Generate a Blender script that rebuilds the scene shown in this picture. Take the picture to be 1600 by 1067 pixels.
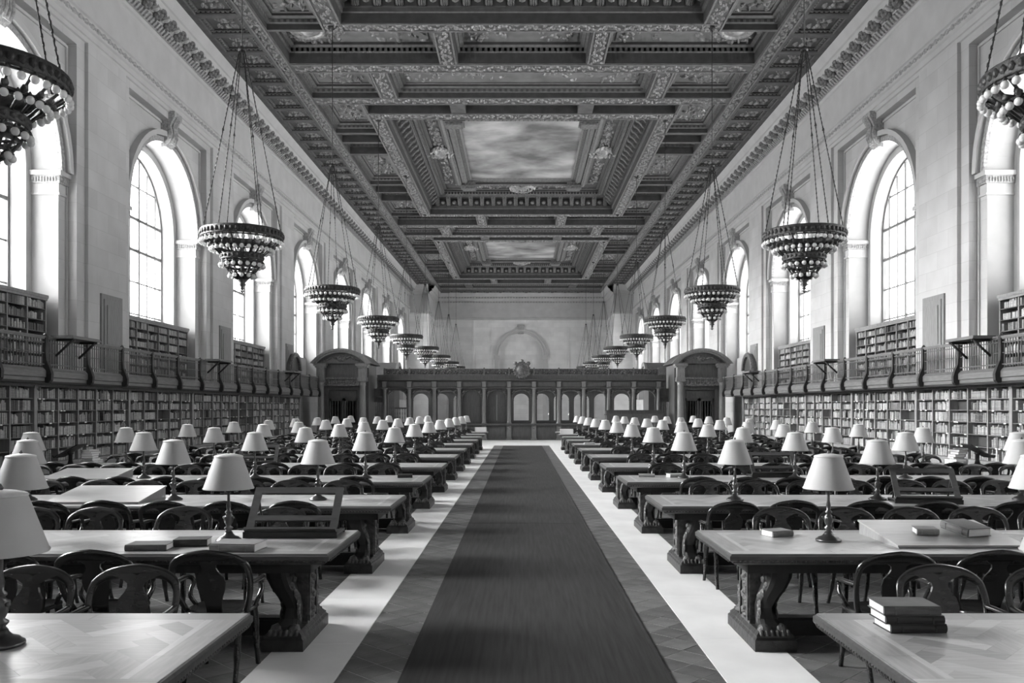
import bpy, math, random
from mathutils import Vector, Matrix

for o in list(bpy.data.objects):
    bpy.data.objects.remove(o, do_unlink=True)
sc = bpy.context.scene
COL = sc.collection
R = random.Random(11)

# ------------------------------------------------------------------ camera, sky, exposure
EYE = 1.82                       # lens height
W = 11.9                         # half width of the room at the wall face
cam_d = bpy.data.cameras.new('camera')
cam_d.sensor_width = 36.0
cam_d.lens = 1322.0 / 1600.0 * 36.0
cam_d.shift_x = -13.0 / 1600.0
cam_d.shift_y = 102.5 / 1600.0
cam_d.clip_start = 0.05
cam_d.clip_end = 400
cam = bpy.data.objects.new('camera', cam_d)
COL.objects.link(cam)
cam.location = (-0.065, 0.0, EYE)
cam.rotation_euler = (math.pi / 2, 0, 0)
sc.camera = cam

world = bpy.data.worlds.new('sky')
sc.world = world
world.use_nodes = True
wn = world.node_tree.nodes
wl = world.node_tree.links
wn.clear()
w_out = wn.new('ShaderNodeOutputWorld')
w_bg = wn.new('ShaderNodeBackground')
w_sky = wn.new('ShaderNodeTexSky')
w_sky.sky_type = 'HOSEK_WILKIE'
w_sky.turbidity = 10.0
w_sky.ground_albedo = 0.4
SUN_EL = math.radians(24)
w_sky.sun_direction = (-math.cos(SUN_EL) * 0.985, math.cos(SUN_EL) * 0.17, math.sin(SUN_EL))
w_bw = wn.new('ShaderNodeRGBToBW')
w_tc = wn.new('ShaderNodeTexCoord')
w_sep = wn.new('ShaderNodeSeparateXYZ')
w_ramp = wn.new('ShaderNodeMapRange')      # below the horizon: lit streets and facades
w_ramp.inputs['From Min'].default_value = -0.06
w_ramp.inputs['From Max'].default_value = 0.02
w_mix = wn.new('ShaderNodeMix')
w_mix.data_type = 'FLOAT'
GROUND = 0.15
w_mix.inputs[2].default_value = GROUND
wl.new(w_tc.outputs['Generated'], w_sep.inputs[0])
wl.new(w_sep.outputs['Z'], w_ramp.inputs['Value'])
wl.new(w_sky.outputs[0], w_bw.inputs[0])
wl.new(w_ramp.outputs[0], w_mix.inputs[0])
wl.new(w_bw.outputs[0], w_mix.inputs[3])
wl.new(w_mix.outputs[0], w_bg.inputs['Color'])
w_bg.inputs['Strength'].default_value = 6.0
wl.new(w_bg.outputs[0], w_out.inputs[0])
world.cycles.sampling_method = 'MANUAL'
world.cycles.sample_map_resolution = 512

sc.view_settings.view_transform = 'Standard'
sc.view_settings.look = 'None'
sc.view_settings.gamma = 1.0
sc.view_settings.use_curve_mapping = False
sc.view_settings.exposure = 4.15
sc.cycles.use_denoising = True
sc.cycles.max_bounces = 6
sc.cycles.diffuse_bounces = 5
sc.cycles.use_adaptive_sampling = True
sc.cycles.adaptive_threshold = 0.015
sc.cycles.glossy_bounces = 3
sc.cycles.transmission_bounces = 2
sc.cycles.transparent_max_bounces = 8
sc.cycles.sample_clamp_indirect = 8.0
sc.cycles.caustics_reflective = False
sc.cycles.caustics_refractive = False

BAY = 9.33                       # window spacing
WIN_K = list(range(-1, 8))
def win_y(k):
    return 28.75 + BAY * (k - 1)

# daylight openings: portals that only guide the sampling of the sky
for s in (-1, 1):
    for k in WIN_K:
        ld = bpy.data.lights.new('window_portal', 'AREA')
        ld.shape = 'RECTANGLE'
        ld.size = 5.2
        ld.size_y = 6.3
        ld.cycles.is_portal = True
        lo = bpy.data.objects.new('window_portal', ld)
        COL.objects.link(lo)
        lo.location = (s * 13.62, win_y(k), 7.75)
        # area light shines along its -Z: turn that towards the room, long side (Y) up
        lo.rotation_euler = (math.pi / 2, 0, math.pi / 2 * s)

# ------------------------------------------------------------------ materials (all grey: a silver print)
MATS = {}
def mat(name, base, rough=0.6, var=0.0, vscale=3.0, stretch=(1, 1, 1), bump=0.0, bscale=None, spec=0.5,
        metal=0.0, coat=0.0, transl=0.0, coords='Object'):
    m = bpy.data.materials.new(name)
    m.use_nodes = True
    nt = m.node_tree
    b = nt.nodes['Principled BSDF']
    b.inputs['Roughness'].default_value = rough
    b.inputs['Specular IOR Level'].default_value = spec
    b.inputs['Metallic'].default_value = metal
    b.inputs['Coat Weight'].default_value = coat
    b.inputs['Coat Roughness'].default_value = 0.12
    tc = nt.nodes.new('ShaderNodeTexCoord')
    mp = nt.nodes.new('ShaderNodeMapping')
    mp.inputs['Scale'].default_value = stretch
    nt.links.new(tc.outputs[coords], mp.inputs[0])
    nz = nt.nodes.new('ShaderNodeTexNoise')
    nz.inputs['Scale'].default_value = vscale
    nz.inputs['Detail'].default_value = 5.0
    nt.links.new(mp.outputs[0], nz.inputs['Vector'])
    cr = nt.nodes.new('ShaderNodeMapRange')
    cr.inputs['From Min'].default_value = 0.3
    cr.inputs['From Max'].default_value = 0.7
    cr.inputs['To Min'].default_value = base * (1 - var)
    cr.inputs['To Max'].default_value = base * (1 + var)
    nt.links.new(nz.outputs[0], cr.inputs['Value'])
    nt.links.new(cr.outputs[0], b.inputs['Base Color'])
    if bump:
        n2 = nt.nodes.new('ShaderNodeTexNoise')
        n2.inputs['Scale'].default_value = bscale or vscale
        n2.inputs['Detail'].default_value = 4.0
        nt.links.new(mp.outputs[0], n2.inputs['Vector'])
        bp = nt.nodes.new('ShaderNodeBump')
        bp.inputs['Strength'].default_value = bump
        bp.inputs['Distance'].default_value = 0.02
        nt.links.new(n2.outputs[0], bp.inputs['Height'])
        nt.links.new(bp.outputs[0], b.inputs['Normal'])
    if transl:
        tr = nt.nodes.new('ShaderNodeBsdfTranslucent')
        nt.links.new(cr.outputs[0], tr.inputs[0])
        mx = nt.nodes.new('ShaderNodeMixShader')
        mx.inputs[0].default_value = transl
        out = nt.nodes['Material Output']
        nt.links.new(b.outputs[0], mx.inputs[1])
        nt.links.new(tr.outputs[0], mx.inputs[2])
        nt.links.new(mx.outputs[0], out.inputs[0])
    MATS[name] = m
    return m

def stone_mat(name, base, bw, bh, axis):
    """dressed limestone: courses of large blocks with hairline joints"""
    m = mat(name, base, 0.75, 0.10, 0.8, bump=0.12, bscale=14.0, spec=0.25)
    nt = m.node_tree
    b = nt.nodes['Principled BSDF']
    tc = nt.nodes.new('ShaderNodeTexCoord')
    sp = nt.nodes.new('ShaderNodeSeparateXYZ')
    cb = nt.nodes.new('ShaderNodeCombineXYZ')
    nt.links.new(tc.outputs['Object'], sp.inputs[0])
    nt.links.new(sp.outputs['Y' if axis == 'y' else 'X'], cb.inputs[0])
    nt.links.new(sp.outputs['Z'], cb.inputs[1])
    br = nt.nodes.new('ShaderNodeTexBrick')
    br.inputs['Scale'].default_value = 1.0
    br.inputs['Brick Width'].default_value = bw
    br.inputs['Row Height'].default_value = bh
    br.inputs['Mortar Size'].default_value = 0.006
    br.inputs['Color1'].default_value = (1.0, 1.0, 1.0, 1)
    br.inputs['Color2'].default_value = (0.9, 0.9, 0.9, 1)
    br.inputs['Mortar'].default_value = (0.78, 0.78, 0.78, 1)
    nt.links.new(cb.outputs[0], br.inputs['Vector'])
    mu = nt.nodes.new('ShaderNodeMix')
    mu.data_type = 'RGBA'
    mu.blend_type = 'MULTIPLY'
    mu.inputs[0].default_value = 1.0
    src = b.inputs['Base Color'].links[0].from_socket
    nt.links.new(src, mu.inputs[6])
    nt.links.new(br.outputs['Color'], mu.inputs[7])
    nt.links.new(mu.outputs[2], b.inputs['Base Color'])
    return m

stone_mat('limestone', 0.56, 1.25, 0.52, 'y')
stone_mat('limestone_end_lit', 0.80, 1.25, 0.52, 'x')  # same stone as the side walls, lightened to stand in for stronger light
mat('stone_trim', 0.54, 0.7, 0.06, 1.5, bump=0.08, bscale=20.0, spec=0.25)
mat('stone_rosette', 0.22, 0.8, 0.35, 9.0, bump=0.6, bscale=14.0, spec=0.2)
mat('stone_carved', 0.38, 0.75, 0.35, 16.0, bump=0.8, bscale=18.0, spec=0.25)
mat('reveal_stone', 0.43, 0.65, 0.06, 2.0, spec=0.3)
mat('tile', 0.115, 0.45, 0.30, 5.0, bump=0.15, bscale=30.0, spec=0.4)
mat('tile_light', 0.16, 0.45, 0.25, 5.0, bump=0.15, bscale=30.0, spec=0.4)
mat('grout', 0.55, 0.9, 0.15, 20.0)
mat('marble', 0.86, 0.35, 0.09, 1.6, bump=0.03, bscale=40.0, spec=0.4)
mat('carpet', 0.042, 0.85, 0.22, 5.0, stretch=(6.0, 0.25, 1), bump=0.4, bscale=160.0, spec=0.15)
mat('carpet_edge', 0.02, 0.9, 0.2, 4.0)
mat('oak_a', 0.360, 0.30, 0.16, 3.0, stretch=(1.2, 16, 4), spec=0.6, coat=0.0)
mat('oak_b', 0.260, 0.30, 0.16, 3.0, stretch=(1.2, 16, 4), spec=0.6, coat=0.0)
mat('oak_c', 0.440, 0.30, 0.14, 3.0, stretch=(1.2, 16, 4), spec=0.6, coat=0.0)
mat('oak_d', 0.310, 0.30, 0.18, 3.0, stretch=(16, 1.2, 4), spec=0.6, coat=0.0)
mat('oak_inlay', 0.50, 0.30, 0.1, 3.0, stretch=(16, 1.2, 4), spec=0.45)
mat('oak_edge', 0.085, 0.35, 0.2, 4.0, stretch=(2, 12, 8), spec=0.5)  # edge oak, darkened for the shade on the near side of tabletops
mat('oak_base_shaded', 0.028, 0.45, 0.4, 14.0, bump=0.4, bscale=20.0, spec=0.4)  # trestle bases, darkened to stand in for shade on their near face
mat('oak_dark_shaded', 0.014, 0.4, 0.3, 4.0, stretch=(8, 2, 2), spec=0.5, bump=0.1, bscale=40)  # dark oak, lowered further for the shade under the tables
mat('oak_carved', 0.075, 0.5, 0.5, 22.0, bump=0.9, bscale=24.0, spec=0.4)  # carved oak, lightened for light falling in from the aisle
mat('chair_wood', 0.018, 0.24, 0.12, 5.0, stretch=(2, 2, 10), spec=0.5, coat=0.3)
mat('chair_seat', 0.03, 0.26, 0.3, 4.0, stretch=(2, 12, 2), spec=0.6, coat=0.4)
mat('shade', 0.50, 0.6, 0.06, 4.0, transl=0.07, spec=0.3)
mat('shade_cap', 0.60, 0.45, 0.08, 6.0, spec=0.4)
mat('brass', 0.10, 0.28, 0.3, 6.0, metal=0.75, spec=0.6)
mat('bronze', 0.055, 0.4, 0.5, 14.0, metal=0.5, bump=0.5, bscale=26.0)
mat('bronze_rim', 0.035, 0.5, 0.4, 14.0, metal=0.2, bump=0.6, bscale=30.0)
mat('globe_glass', 0.82, 0.18, 0.03, 3.0, transl=0.25, spec=0.6)
mat('chain', 0.05, 0.5, 0.2, 5.0, metal=0.4)
mat('case_wood', 0.27, 0.5, 0.18, 4.0, stretch=(6, 6, 1), spec=0.4)
mat('door_wood', 0.24, 0.5, 0.15, 4.0, stretch=(6, 6, 1), spec=0.4)
mat('case_inside', 0.05, 0.8, 0.1, 4.0)
mat('shelf_wood', 0.13, 0.5, 0.2, 4.0, stretch=(6, 1, 6), spec=0.4)
mat('card', 0.85, 0.6, 0.03, 4.0)
mat('gallery_wood', 0.14, 0.45, 0.2, 4.0, stretch=(6, 1, 6), spec=0.45)
mat('iron', 0.028, 0.5, 0.3, 10.0, spec=0.4)
mat('iron_bar', 0.10, 0.5, 0.2, 10.0, spec=0.4)
mat('screen_wood_shaded', 0.085, 0.42, 0.22, 3.0, stretch=(5, 5, 1), spec=0.5, bump=0.06, bscale=30)  # screen oak, darkened to stand in for shadow behind the columns
mat('screen_column', 0.19, 0.36, 0.2, 3.0, stretch=(6, 6, 1), spec=0.5)  # same oak, lightened so raised parts stand out from the shaded body
mat('screen_carved', 0.13, 0.5, 0.6, 12.0, bump=0.8, bscale=16.0, spec=0.4)
mat('ceil_wood', 0.11, 0.6, 0.25, 3.0, spec=0.4, bump=0.2, bscale=10.0)
mat('ceil_band', 0.17, 0.6, 0.4, 9.0, spec=0.4, bump=0.8, bscale=13.0)
mat('ceil_face_shaded', 0.07, 0.65, 0.2, 3.0, spec=0.35)  # recess sides, darkened to stand in for unlit faces
mat('ceil_fillet', 0.19, 0.5, 0.2, 6.0, spec=0.5)
mat('gilt_bright', 0.42, 0.38, 0.4, 7.0, metal=0.45, spec=0.6)
mat('gilt', 0.26, 0.42, 0.5, 9.0, metal=0.35, spec=0.6)
mat('ceil_panel', 0.20, 0.6, 0.22, 1.6, spec=0.35, bump=0.2, bscale=6.0)
mat('ceil_bracket', 0.20, 0.55, 0.4, 12.0, spec=0.5, bump=0.6, bscale=14.0)
mat('plaster', 0.5, 0.9, 0.05, 1.0)
mat('pages', 0.72, 0.8, 0.1, 8.0, stretch=(1, 1, 40))
mat('paper', 0.82, 0.7, 0.03, 3.0)
mat('window_iron', 0.16, 0.5, 0.1, 3.0)
for i, v in enumerate((0.035, 0.11, 0.20, 0.29, 0.37, 0.47)):
    mat('binding_%d' % i, v, 0.55, 0.22, 10.0, stretch=(1, 1, 5), spec=0.35)

# painted sky in the ceiling
m = mat('painted_sky', 0.3, 0.8, 0.0, 1.0, spec=0.2)
nt = m.node_tree
b = nt.nodes['Principled BSDF']
tc = nt.nodes.new('ShaderNodeTexCoord')
mp = nt.nodes.new('ShaderNodeMapping')
mp.inputs['Scale'].default_value = (0.30, 0.36, 1.0)
mp.inputs['Rotation'].default_value = (0, 0, 0.35)
nz = nt.nodes.new('ShaderNodeTexNoise')
nz.inputs['Scale'].default_value = 1.25
nz.inputs['Detail'].default_value = 6.0
nz.inputs['Roughness'].default_value = 0.5
nz.inputs['Distortion'].default_value = 0.15
cr = nt.nodes.new('ShaderNodeValToRGB')
cr.color_ramp.elements[0].position = 0.36
cr.color_ramp.elements[0].color = (0.15, 0.15, 0.15, 1)
cr.color_ramp.elements[1].position = 0.70
cr.color_ramp.elements[1].color = (0.60, 0.60, 0.60, 1)
e = cr.color_ramp.elements.new(0.54)
e.color = (0.36, 0.36, 0.36, 1)
nt.links.new(tc.outputs['Object'], mp.inputs[0])
nt.links.new(mp.outputs[0], nz.inputs['Vector'])
nt.links.new(nz.outputs[0], cr.inputs[0])
nt.links.new(cr.outputs[0], b.inputs['Base Color'])

# window glass: old clear panes
m = bpy.data.materials.new('window_glass')
m.use_nodes = True
nt = m.node_tree
nt.nodes.clear()
o_ = nt.nodes.new('ShaderNodeOutputMaterial')
tr = nt.nodes.new('ShaderNodeBsdfTransparent')
tr.inputs[0].default_value = (0.92, 0.92, 0.92, 1)
gl = nt.nodes.new('ShaderNodeBsdfGlossy')
gl.inputs['Roughness'].default_value = 0.05
mx = nt.nodes.new('ShaderNodeMixShader')
mx.inputs[0].default_value = 0.06
nt.links.new(tr.outputs[0], mx.inputs[1])
nt.links.new(gl.outputs[0], mx.inputs[2])
nt.links.new(mx.outputs[0], o_.inputs[0])
MATS['window_glass'] = m

# ------------------------------------------------------------------ mesh building
class MB:
    def __init__(self):
        self.v, self.f, self.m, self.s = [], [], [], []
    def add(self, vs, fs, mi=0, smooth=False):
        n = len(self.v)
        self.v.extend(vs)
        for f in fs:
            self.f.append([i + n for i in f])
            self.m.append(mi)
            self.s.append(smooth)
    def quad(self, a, b, c, d, mi=0):
        self.add([a, b, c, d], [(0, 1, 2, 3)], mi)
    def box(self, x0, x1, y0, y1, z0, z1, mi=0):
        if x0 > x1: x0, x1 = x1, x0
        self.add([(x0, y0, z0), (x1, y0, z0), (x1, y1, z0), (x0, y1, z0), (x0, y0, z1), (x1, y0, z1), (x1, y1, z1), (x0, y1, z1)],
                 [(0, 3, 2, 1), (4, 5, 6, 7), (0, 1, 5, 4), (1, 2, 6, 5), (2, 3, 7, 6), (3, 0, 4, 7)], mi)
    def mbox(self, mtx, sx, sy, sz, mi=0):
        """box of full size sx,sy,sz centred on the matrix origin"""
        vs = []
        for z in (-.5, .5):
            for (x, y) in ((-.5, -.5), (.5, -.5), (.5, .5), (-.5, .5)):
                vs.append(tuple(mtx @ Vector((x * sx, y * sy, z * sz))))
        self.add(vs, [(0, 3, 2, 1), (4, 5, 6, 7), (0, 1, 5, 4), (1, 2, 6, 5), (2, 3, 7, 6), (3, 0, 4, 7)], mi)
    def loft(self, loops, mi=0, smooth=False, cap0=True, cap1=True, closed=True):
        """rings of equal length joined in order"""
        n = len(loops[0])
        vs = [p for l in loops for p in l]
        fs = []
        for i in range(len(loops) - 1):
            for j in range(n if closed else n - 1):
                a, b2 = i * n + j, i * n + (j + 1) % n
                fs.append((a, b2, b2 + n, a + n))
        if cap0: fs.append(tuple(range(n - 1, -1, -1)))
        if cap1: fs.append(tuple((len(loops) - 1) * n + j for j in range(n)))
        self.add(vs, fs, mi, smooth)
    def lathe(self, prof, n=16, c=(0, 0, 0), mi=0, smooth=True, cap0=True, cap1=True):
        loops = []
        for (r, z) in prof:
            loops.append([(c[0] + r * math.cos(2 * math.pi * j / n), c[1] + r * math.sin(2 * math.pi * j / n), c[2] + z) for j in range(n)])
        self.loft(loops, mi, smooth, cap0, cap1)
    def tube(self, path, radii, n=8, mi=0, ref=None, smooth=True, cap=True):
        """sweep; radii: number or (half width across ref, half width along ref) per point"""
        P = [Vector(p) for p in path]
        loops = []
        up = Vector(ref) if ref else None
        prev = None
        for i, p in enumerate(P):
            t = (P[min(i + 1, len(P) - 1)] - P[max(i - 1, 0)]).normalized()
            if up is not None:
                a = up - t * up.dot(t)
            else:
                base = prev if prev is not None else (Vector((0, 0, 1)) if abs(t.z) < 0.9 else Vector((1, 0, 0)))
                a = base - t * base.dot(t)
            a.normalize()
            prev = a
            b2 = t.cross(a)
            r = radii[i] if isinstance(radii, (list, tuple)) else radii
            ra, rb = r if isinstance(r, (list, tuple)) else (r, r)
            loops.append([tuple(p + a * (ra * math.cos(2 * math.pi * j / n)) + b2 * (rb * math.sin(2 * math.pi * j / n))) for j in range(n)])
        self.loft(loops, mi, smooth, cap, cap)
    def prism(self, outline, fn0, fn1, mi=0, smooth=False, caps=True):
        a = [fn0(*p) for p in outline]
        b2 = [fn1(*p) for p in outline]
        self.loft([a, b2], mi, smooth, caps, caps)
    def lump(self, c, u, v, n, mi=0, seg=6):
        """low carved boss: half-axes u, v and height n as vectors"""
        c, u, v, n = Vector(c), Vector(u), Vector(v), Vector(n)
        l0, l1 = [], []
        for j in range(seg):
            a = 2 * math.pi * j / seg
            d = u * math.cos(a) + v * math.sin(a)
            l0.append(tuple(c + d))
            l1.append(tuple(c + d * 0.66 + n * 0.75))
        i0 = len(self.v)
        vs = l0 + l1 + [tuple(c + n)]
        fs = [(j, (j + 1) % seg, seg + (j + 1) % seg, seg + j) for j in range(seg)]
        fs += [(seg + j, seg + (j + 1) % seg, 2 * seg) for j in range(seg)]
        self.add(vs, fs, mi, True)
    def ball(self, c, r, n=8, mi=0):
        self.lathe([(r * math.sin(math.pi * i / 6) + 1e-4, -r * math.cos(math.pi * i / 6)) for i in range(7)], n, c, mi)
    def grow(self, other, mtx=None):
        n = len(self.v)
        self.v.extend([tuple(mtx @ Vector(p)) for p in other.v] if mtx is not None else other.v)
        self.f.extend([[i + n for i in f] for f in other.f])
        self.m.extend(other.m)
        self.s.extend(other.s)
    def mesh(self, name, mats):
        me = bpy.data.meshes.new(name)
        me.from_pydata(self.v, [], self.f)
        for q in (mats if isinstance(mats, (list, tuple)) else [mats]):
            me.materials.append(MATS[q])
        me.polygons.foreach_set('material_index', self.m)
        me.polygons.foreach_set('use_smooth', self.s)
        me.update()
        return me

def ob(name, me, parent=None, loc=(0, 0, 0), rz=0.0, label=None, cat=None, group=None, kind=None):
    if isinstance(me, tuple):
        me = me[0].mesh(name, me[1])
    o = bpy.data.objects.new(name, me)
    COL.objects.link(o)
    o.location = loc
    if rz:
        o.rotation_euler = (0, 0, rz)
    if parent is not None:
        o.parent = parent
    if label: o['label'] = label
    if cat: o['category'] = cat
    if group: o['group'] = group
    if kind: o['kind'] = kind
    return o

def thing(name, loc, label, cat, group=None, rz=0.0):
    return ob(name, None, None, loc, rz, label, cat, group)

ORD = ['zeroth', 'first', 'second', 'third', 'fourth', 'fifth', 'sixth', 'seventh', 'eighth', 'ninth', 'tenth', 'eleventh', 'twelfth',
       'thirteenth', 'fourteenth', 'fifteenth', 'sixteenth', 'seventeenth', 'eighteenth', 'nineteenth', 'twentieth', 'twenty-first',
       'twenty-second', 'twenty-third', 'twenty-fourth', 'twenty-fifth', 'twenty-sixth', 'twenty-seventh', 'twenty-eighth', 'twenty-ninth', 'thirtieth']
SIDE = {-1: 'left', 1: 'right'}
def catmull(pts, k=4):
    P = [Vector(p) for p in pts]
    out = []
    for i in range(len(P) - 1):
        a, b2, c, d = P[max(i - 1, 0)], P[i], P[i + 1], P[min(i + 2, len(P) - 1)]
        for j in range(k):
            t = j / k
            out.append(0.5 * ((2 * b2) + (c - a) * t + (2 * a - 5 * b2 + 4 * c - d) * t * t + (3 * b2 - a - 3 * c + d) * t ** 3))
    out.append(P[-1])
    return out
# ------------------------------------------------------------------ floor
Y0, Y1, YE = -1.6, 90.0, 96.6            # near wall, end piers, recessed end wall
HC = 14.75                               # ceiling soffit
mb = MB()
mb.box(-12.2, 12.2, Y0, YE + .7, -0.2, -0.0025)
floor = ob('floor', (mb, 'grout'), kind='structure', label='dark diagonal tile floor with pale marble borders along the carpet')

def clip_rect(poly, x0, x1, y0, y1):
    for (ax, val, keep) in ((0, x0, 1), (0, x1, -1), (1, y0, 1), (1, y1, -1)):
        out = []
        for i in range(len(poly)):
            a, c = poly[i], poly[(i + 1) % len(poly)]
            ina, inc = (a[ax] - val) * keep >= 0, (c[ax] - val) * keep >= 0
            if ina: out.append(a)
            if ina != inc:
                t = (val - a[ax]) / (c[ax] - a[ax])
                out.append((a[0] + t * (c[0] - a[0]), a[1] + t * (c[1] - a[1])))
        poly = out
        if len(poly) < 3: return []
    return poly

MI, MO = 1.30, 1.915                     # marble border
CX0, CX1 = -0.865, 0.935                 # carpet
DIAG = 0.3333
tiles = []
zones = [(CX1 + .0, MI, 1.0, 40.1, 0), (-MI, CX0, 1.0, 40.1, 0), (CX0, CX1, 38.0, 40.1, 0),
         (MO, 11.4, 1.0, 46.5, 1), (-11.4, -MO, 1.0, 46.5, 1)]
h = DIAG / 2 - 0.0055
for (zx0, zx1, zy0, zy1, zk) in zones:
    ni = int((zx1 - zx0) / (DIAG / 2)) + 3
    nj = int((zy1 - zy0) / DIAG) + 3
    for i in range(-1, ni):
        cx = zx0 + i * DIAG / 2 + 0.05
        for j in range(-1, nj):
            cy = zy0 + j * DIAG + (DIAG / 2 if i % 2 else 0)
            poly = clip_rect([(cx - h, cy), (cx, cy - h), (cx + h, cy), (cx, cy + h)], zx0 + .004, zx1 - .004, zy0, zy1)
            if poly: tiles.append((cx, cy, poly, zk, R.random() < 0.3))
def in_frame(x, y, z, mx=0.0):
    if y < 0.5: return False
    px, pz = (x + 0.065) / y, (z - EYE) / y
    return -0.615 - mx <= px <= 0.596 + mx and -0.327 - mx <= pz <= 0.482 + mx
strip = sorted([t for t in tiles if t[3] == 0 and in_frame(t[0], t[1], 0) and len(t[2]) > 2], key=lambda t: t[1])[:150]
open_ = sorted([t for t in tiles if t[3] == 1 and in_frame(t[0], t[1], 0)], key=lambda t: t[1])[:150]
single = set(id(t) for t in strip + open_)
rest = MB()
for t in tiles:
    cx, cy, poly, zk, lt = t
    if id(t) in single:
        q = MB()
        top = [(p[0] - cx, p[1] - cy, 0.0) for p in poly]
        bot = [(p[0] - cx, p[1] - cy, -0.007) for p in poly]
        q.loft([bot, top], 0, False, False, True)
        ob('tile', (q, 'tile_light' if lt else 'tile'), floor, (cx, cy, R.uniform(-.0012, .0008)))
    else:
        rest.add([(p[0], p[1], 0.0) for p in poly], [tuple(range(len(poly)))], 1 if lt else 0)
ob('floor_tiling', (rest, ('tile', 'tile_light')), floor, kind='stuff')

def slab(x0, x1, y0, y1):
    q = MB()
    w, d = (x1 - x0) / 2 - .0015, (y1 - y0) / 2 - .0015
    q.box(-w, w, -d, d, -0.006, 0.001)
    ob('marble_slab', (q, 'marble'), floor, ((x0 + x1) / 2, (y0 + y1) / 2, R.uniform(0, .0006)))
for s in (-1, 1):
    y = 0.6
    while y < 40.0:
        L = min(R.choice((1.45, 1.5, 1.55)), 40.1 - y)
        slab(*sorted((s * MI, s * MO)), y, y + L)
        y += L
x = -11.2
while x < 11.1:
    slab(x, min(x + 1.6, 11.2), 40.1, 43.6)
    slab(x, min(x + 1.6, 11.2), 43.6, 46.6)
    x += 1.6
# floor beyond the screen
q = MB()
q.box(-11.4, 11.4, 46.6, YE, -0.006, 0.0)
ob('stone_paving', (q, 'tile_light'), floor)

# carpet runners down the aisle
def runner(y0, y1, label):
    q = MB()
    q.box(CX0, CX1, y0, y1, 0.002, 0.012)
    t = ob('carpet_runner', None, None, (0, 0, 0), 0, label, 'carpet')
    ob('pile', (q, 'carpet'), t)
    q = MB()
    q.box(CX1 - .012, CX1 + .012, y0, y1, 0.002, 0.0135)
    q.box(CX0 - .006, CX0 + .010, y0, y1, 0.002, 0.0135)
    q.box(CX0, CX1, y1 - .02, y1, 0.002, 0.0135)
    ob('binding', (q, 'carpet_edge'), t)
runner(0.6, 13.2, 'dark carpet runner length in front, up to the cross seam')
runner(13.22, 39.6, 'dark carpet runner length beyond the seam reaching the wooden screen')

# ------------------------------------------------------------------ side walls
ZR, ZS, RAD = 11.5, 8.0, 2.75            # recess top, springing, arch radius
RW = 3.15                                # half width of the recess
U1, U2, U3 = W + .27, W + .97, W + 1.52  # recess plane, first reveal, second reveal
R2 = 2.5
ZG = 2.55                                # gallery floor
ZSILL = 4.7
def arch_pts(yc, r, n=24, z0=ZG):
    pts = [(yc - r, z0), (yc - r, (z0 + ZS) / 2)]
    pts += [(yc - r * math.cos(math.pi * i / n), ZS + r * math.sin(math.pi * i / n)) for i in range(n + 1)]
    pts += [(yc + r, (z0 + ZS) / 2), (yc + r, z0)]
    return pts
def rect_pt(yc, y, z):
    """point of the recess outline that faces the arch point y,z"""
    if z <= ZS + 1e-6:
        return (yc - RW if y < yc else yc + RW, z)
    dy, dz = y - yc, z - ZS
    k = min(RW / abs(dy) if abs(dy) > 1e-6 else 1e9, (ZR - ZS) / dz if dz > 1e-6 else 1e9)
    return (yc + dy * k, ZS + dz * k)

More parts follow.
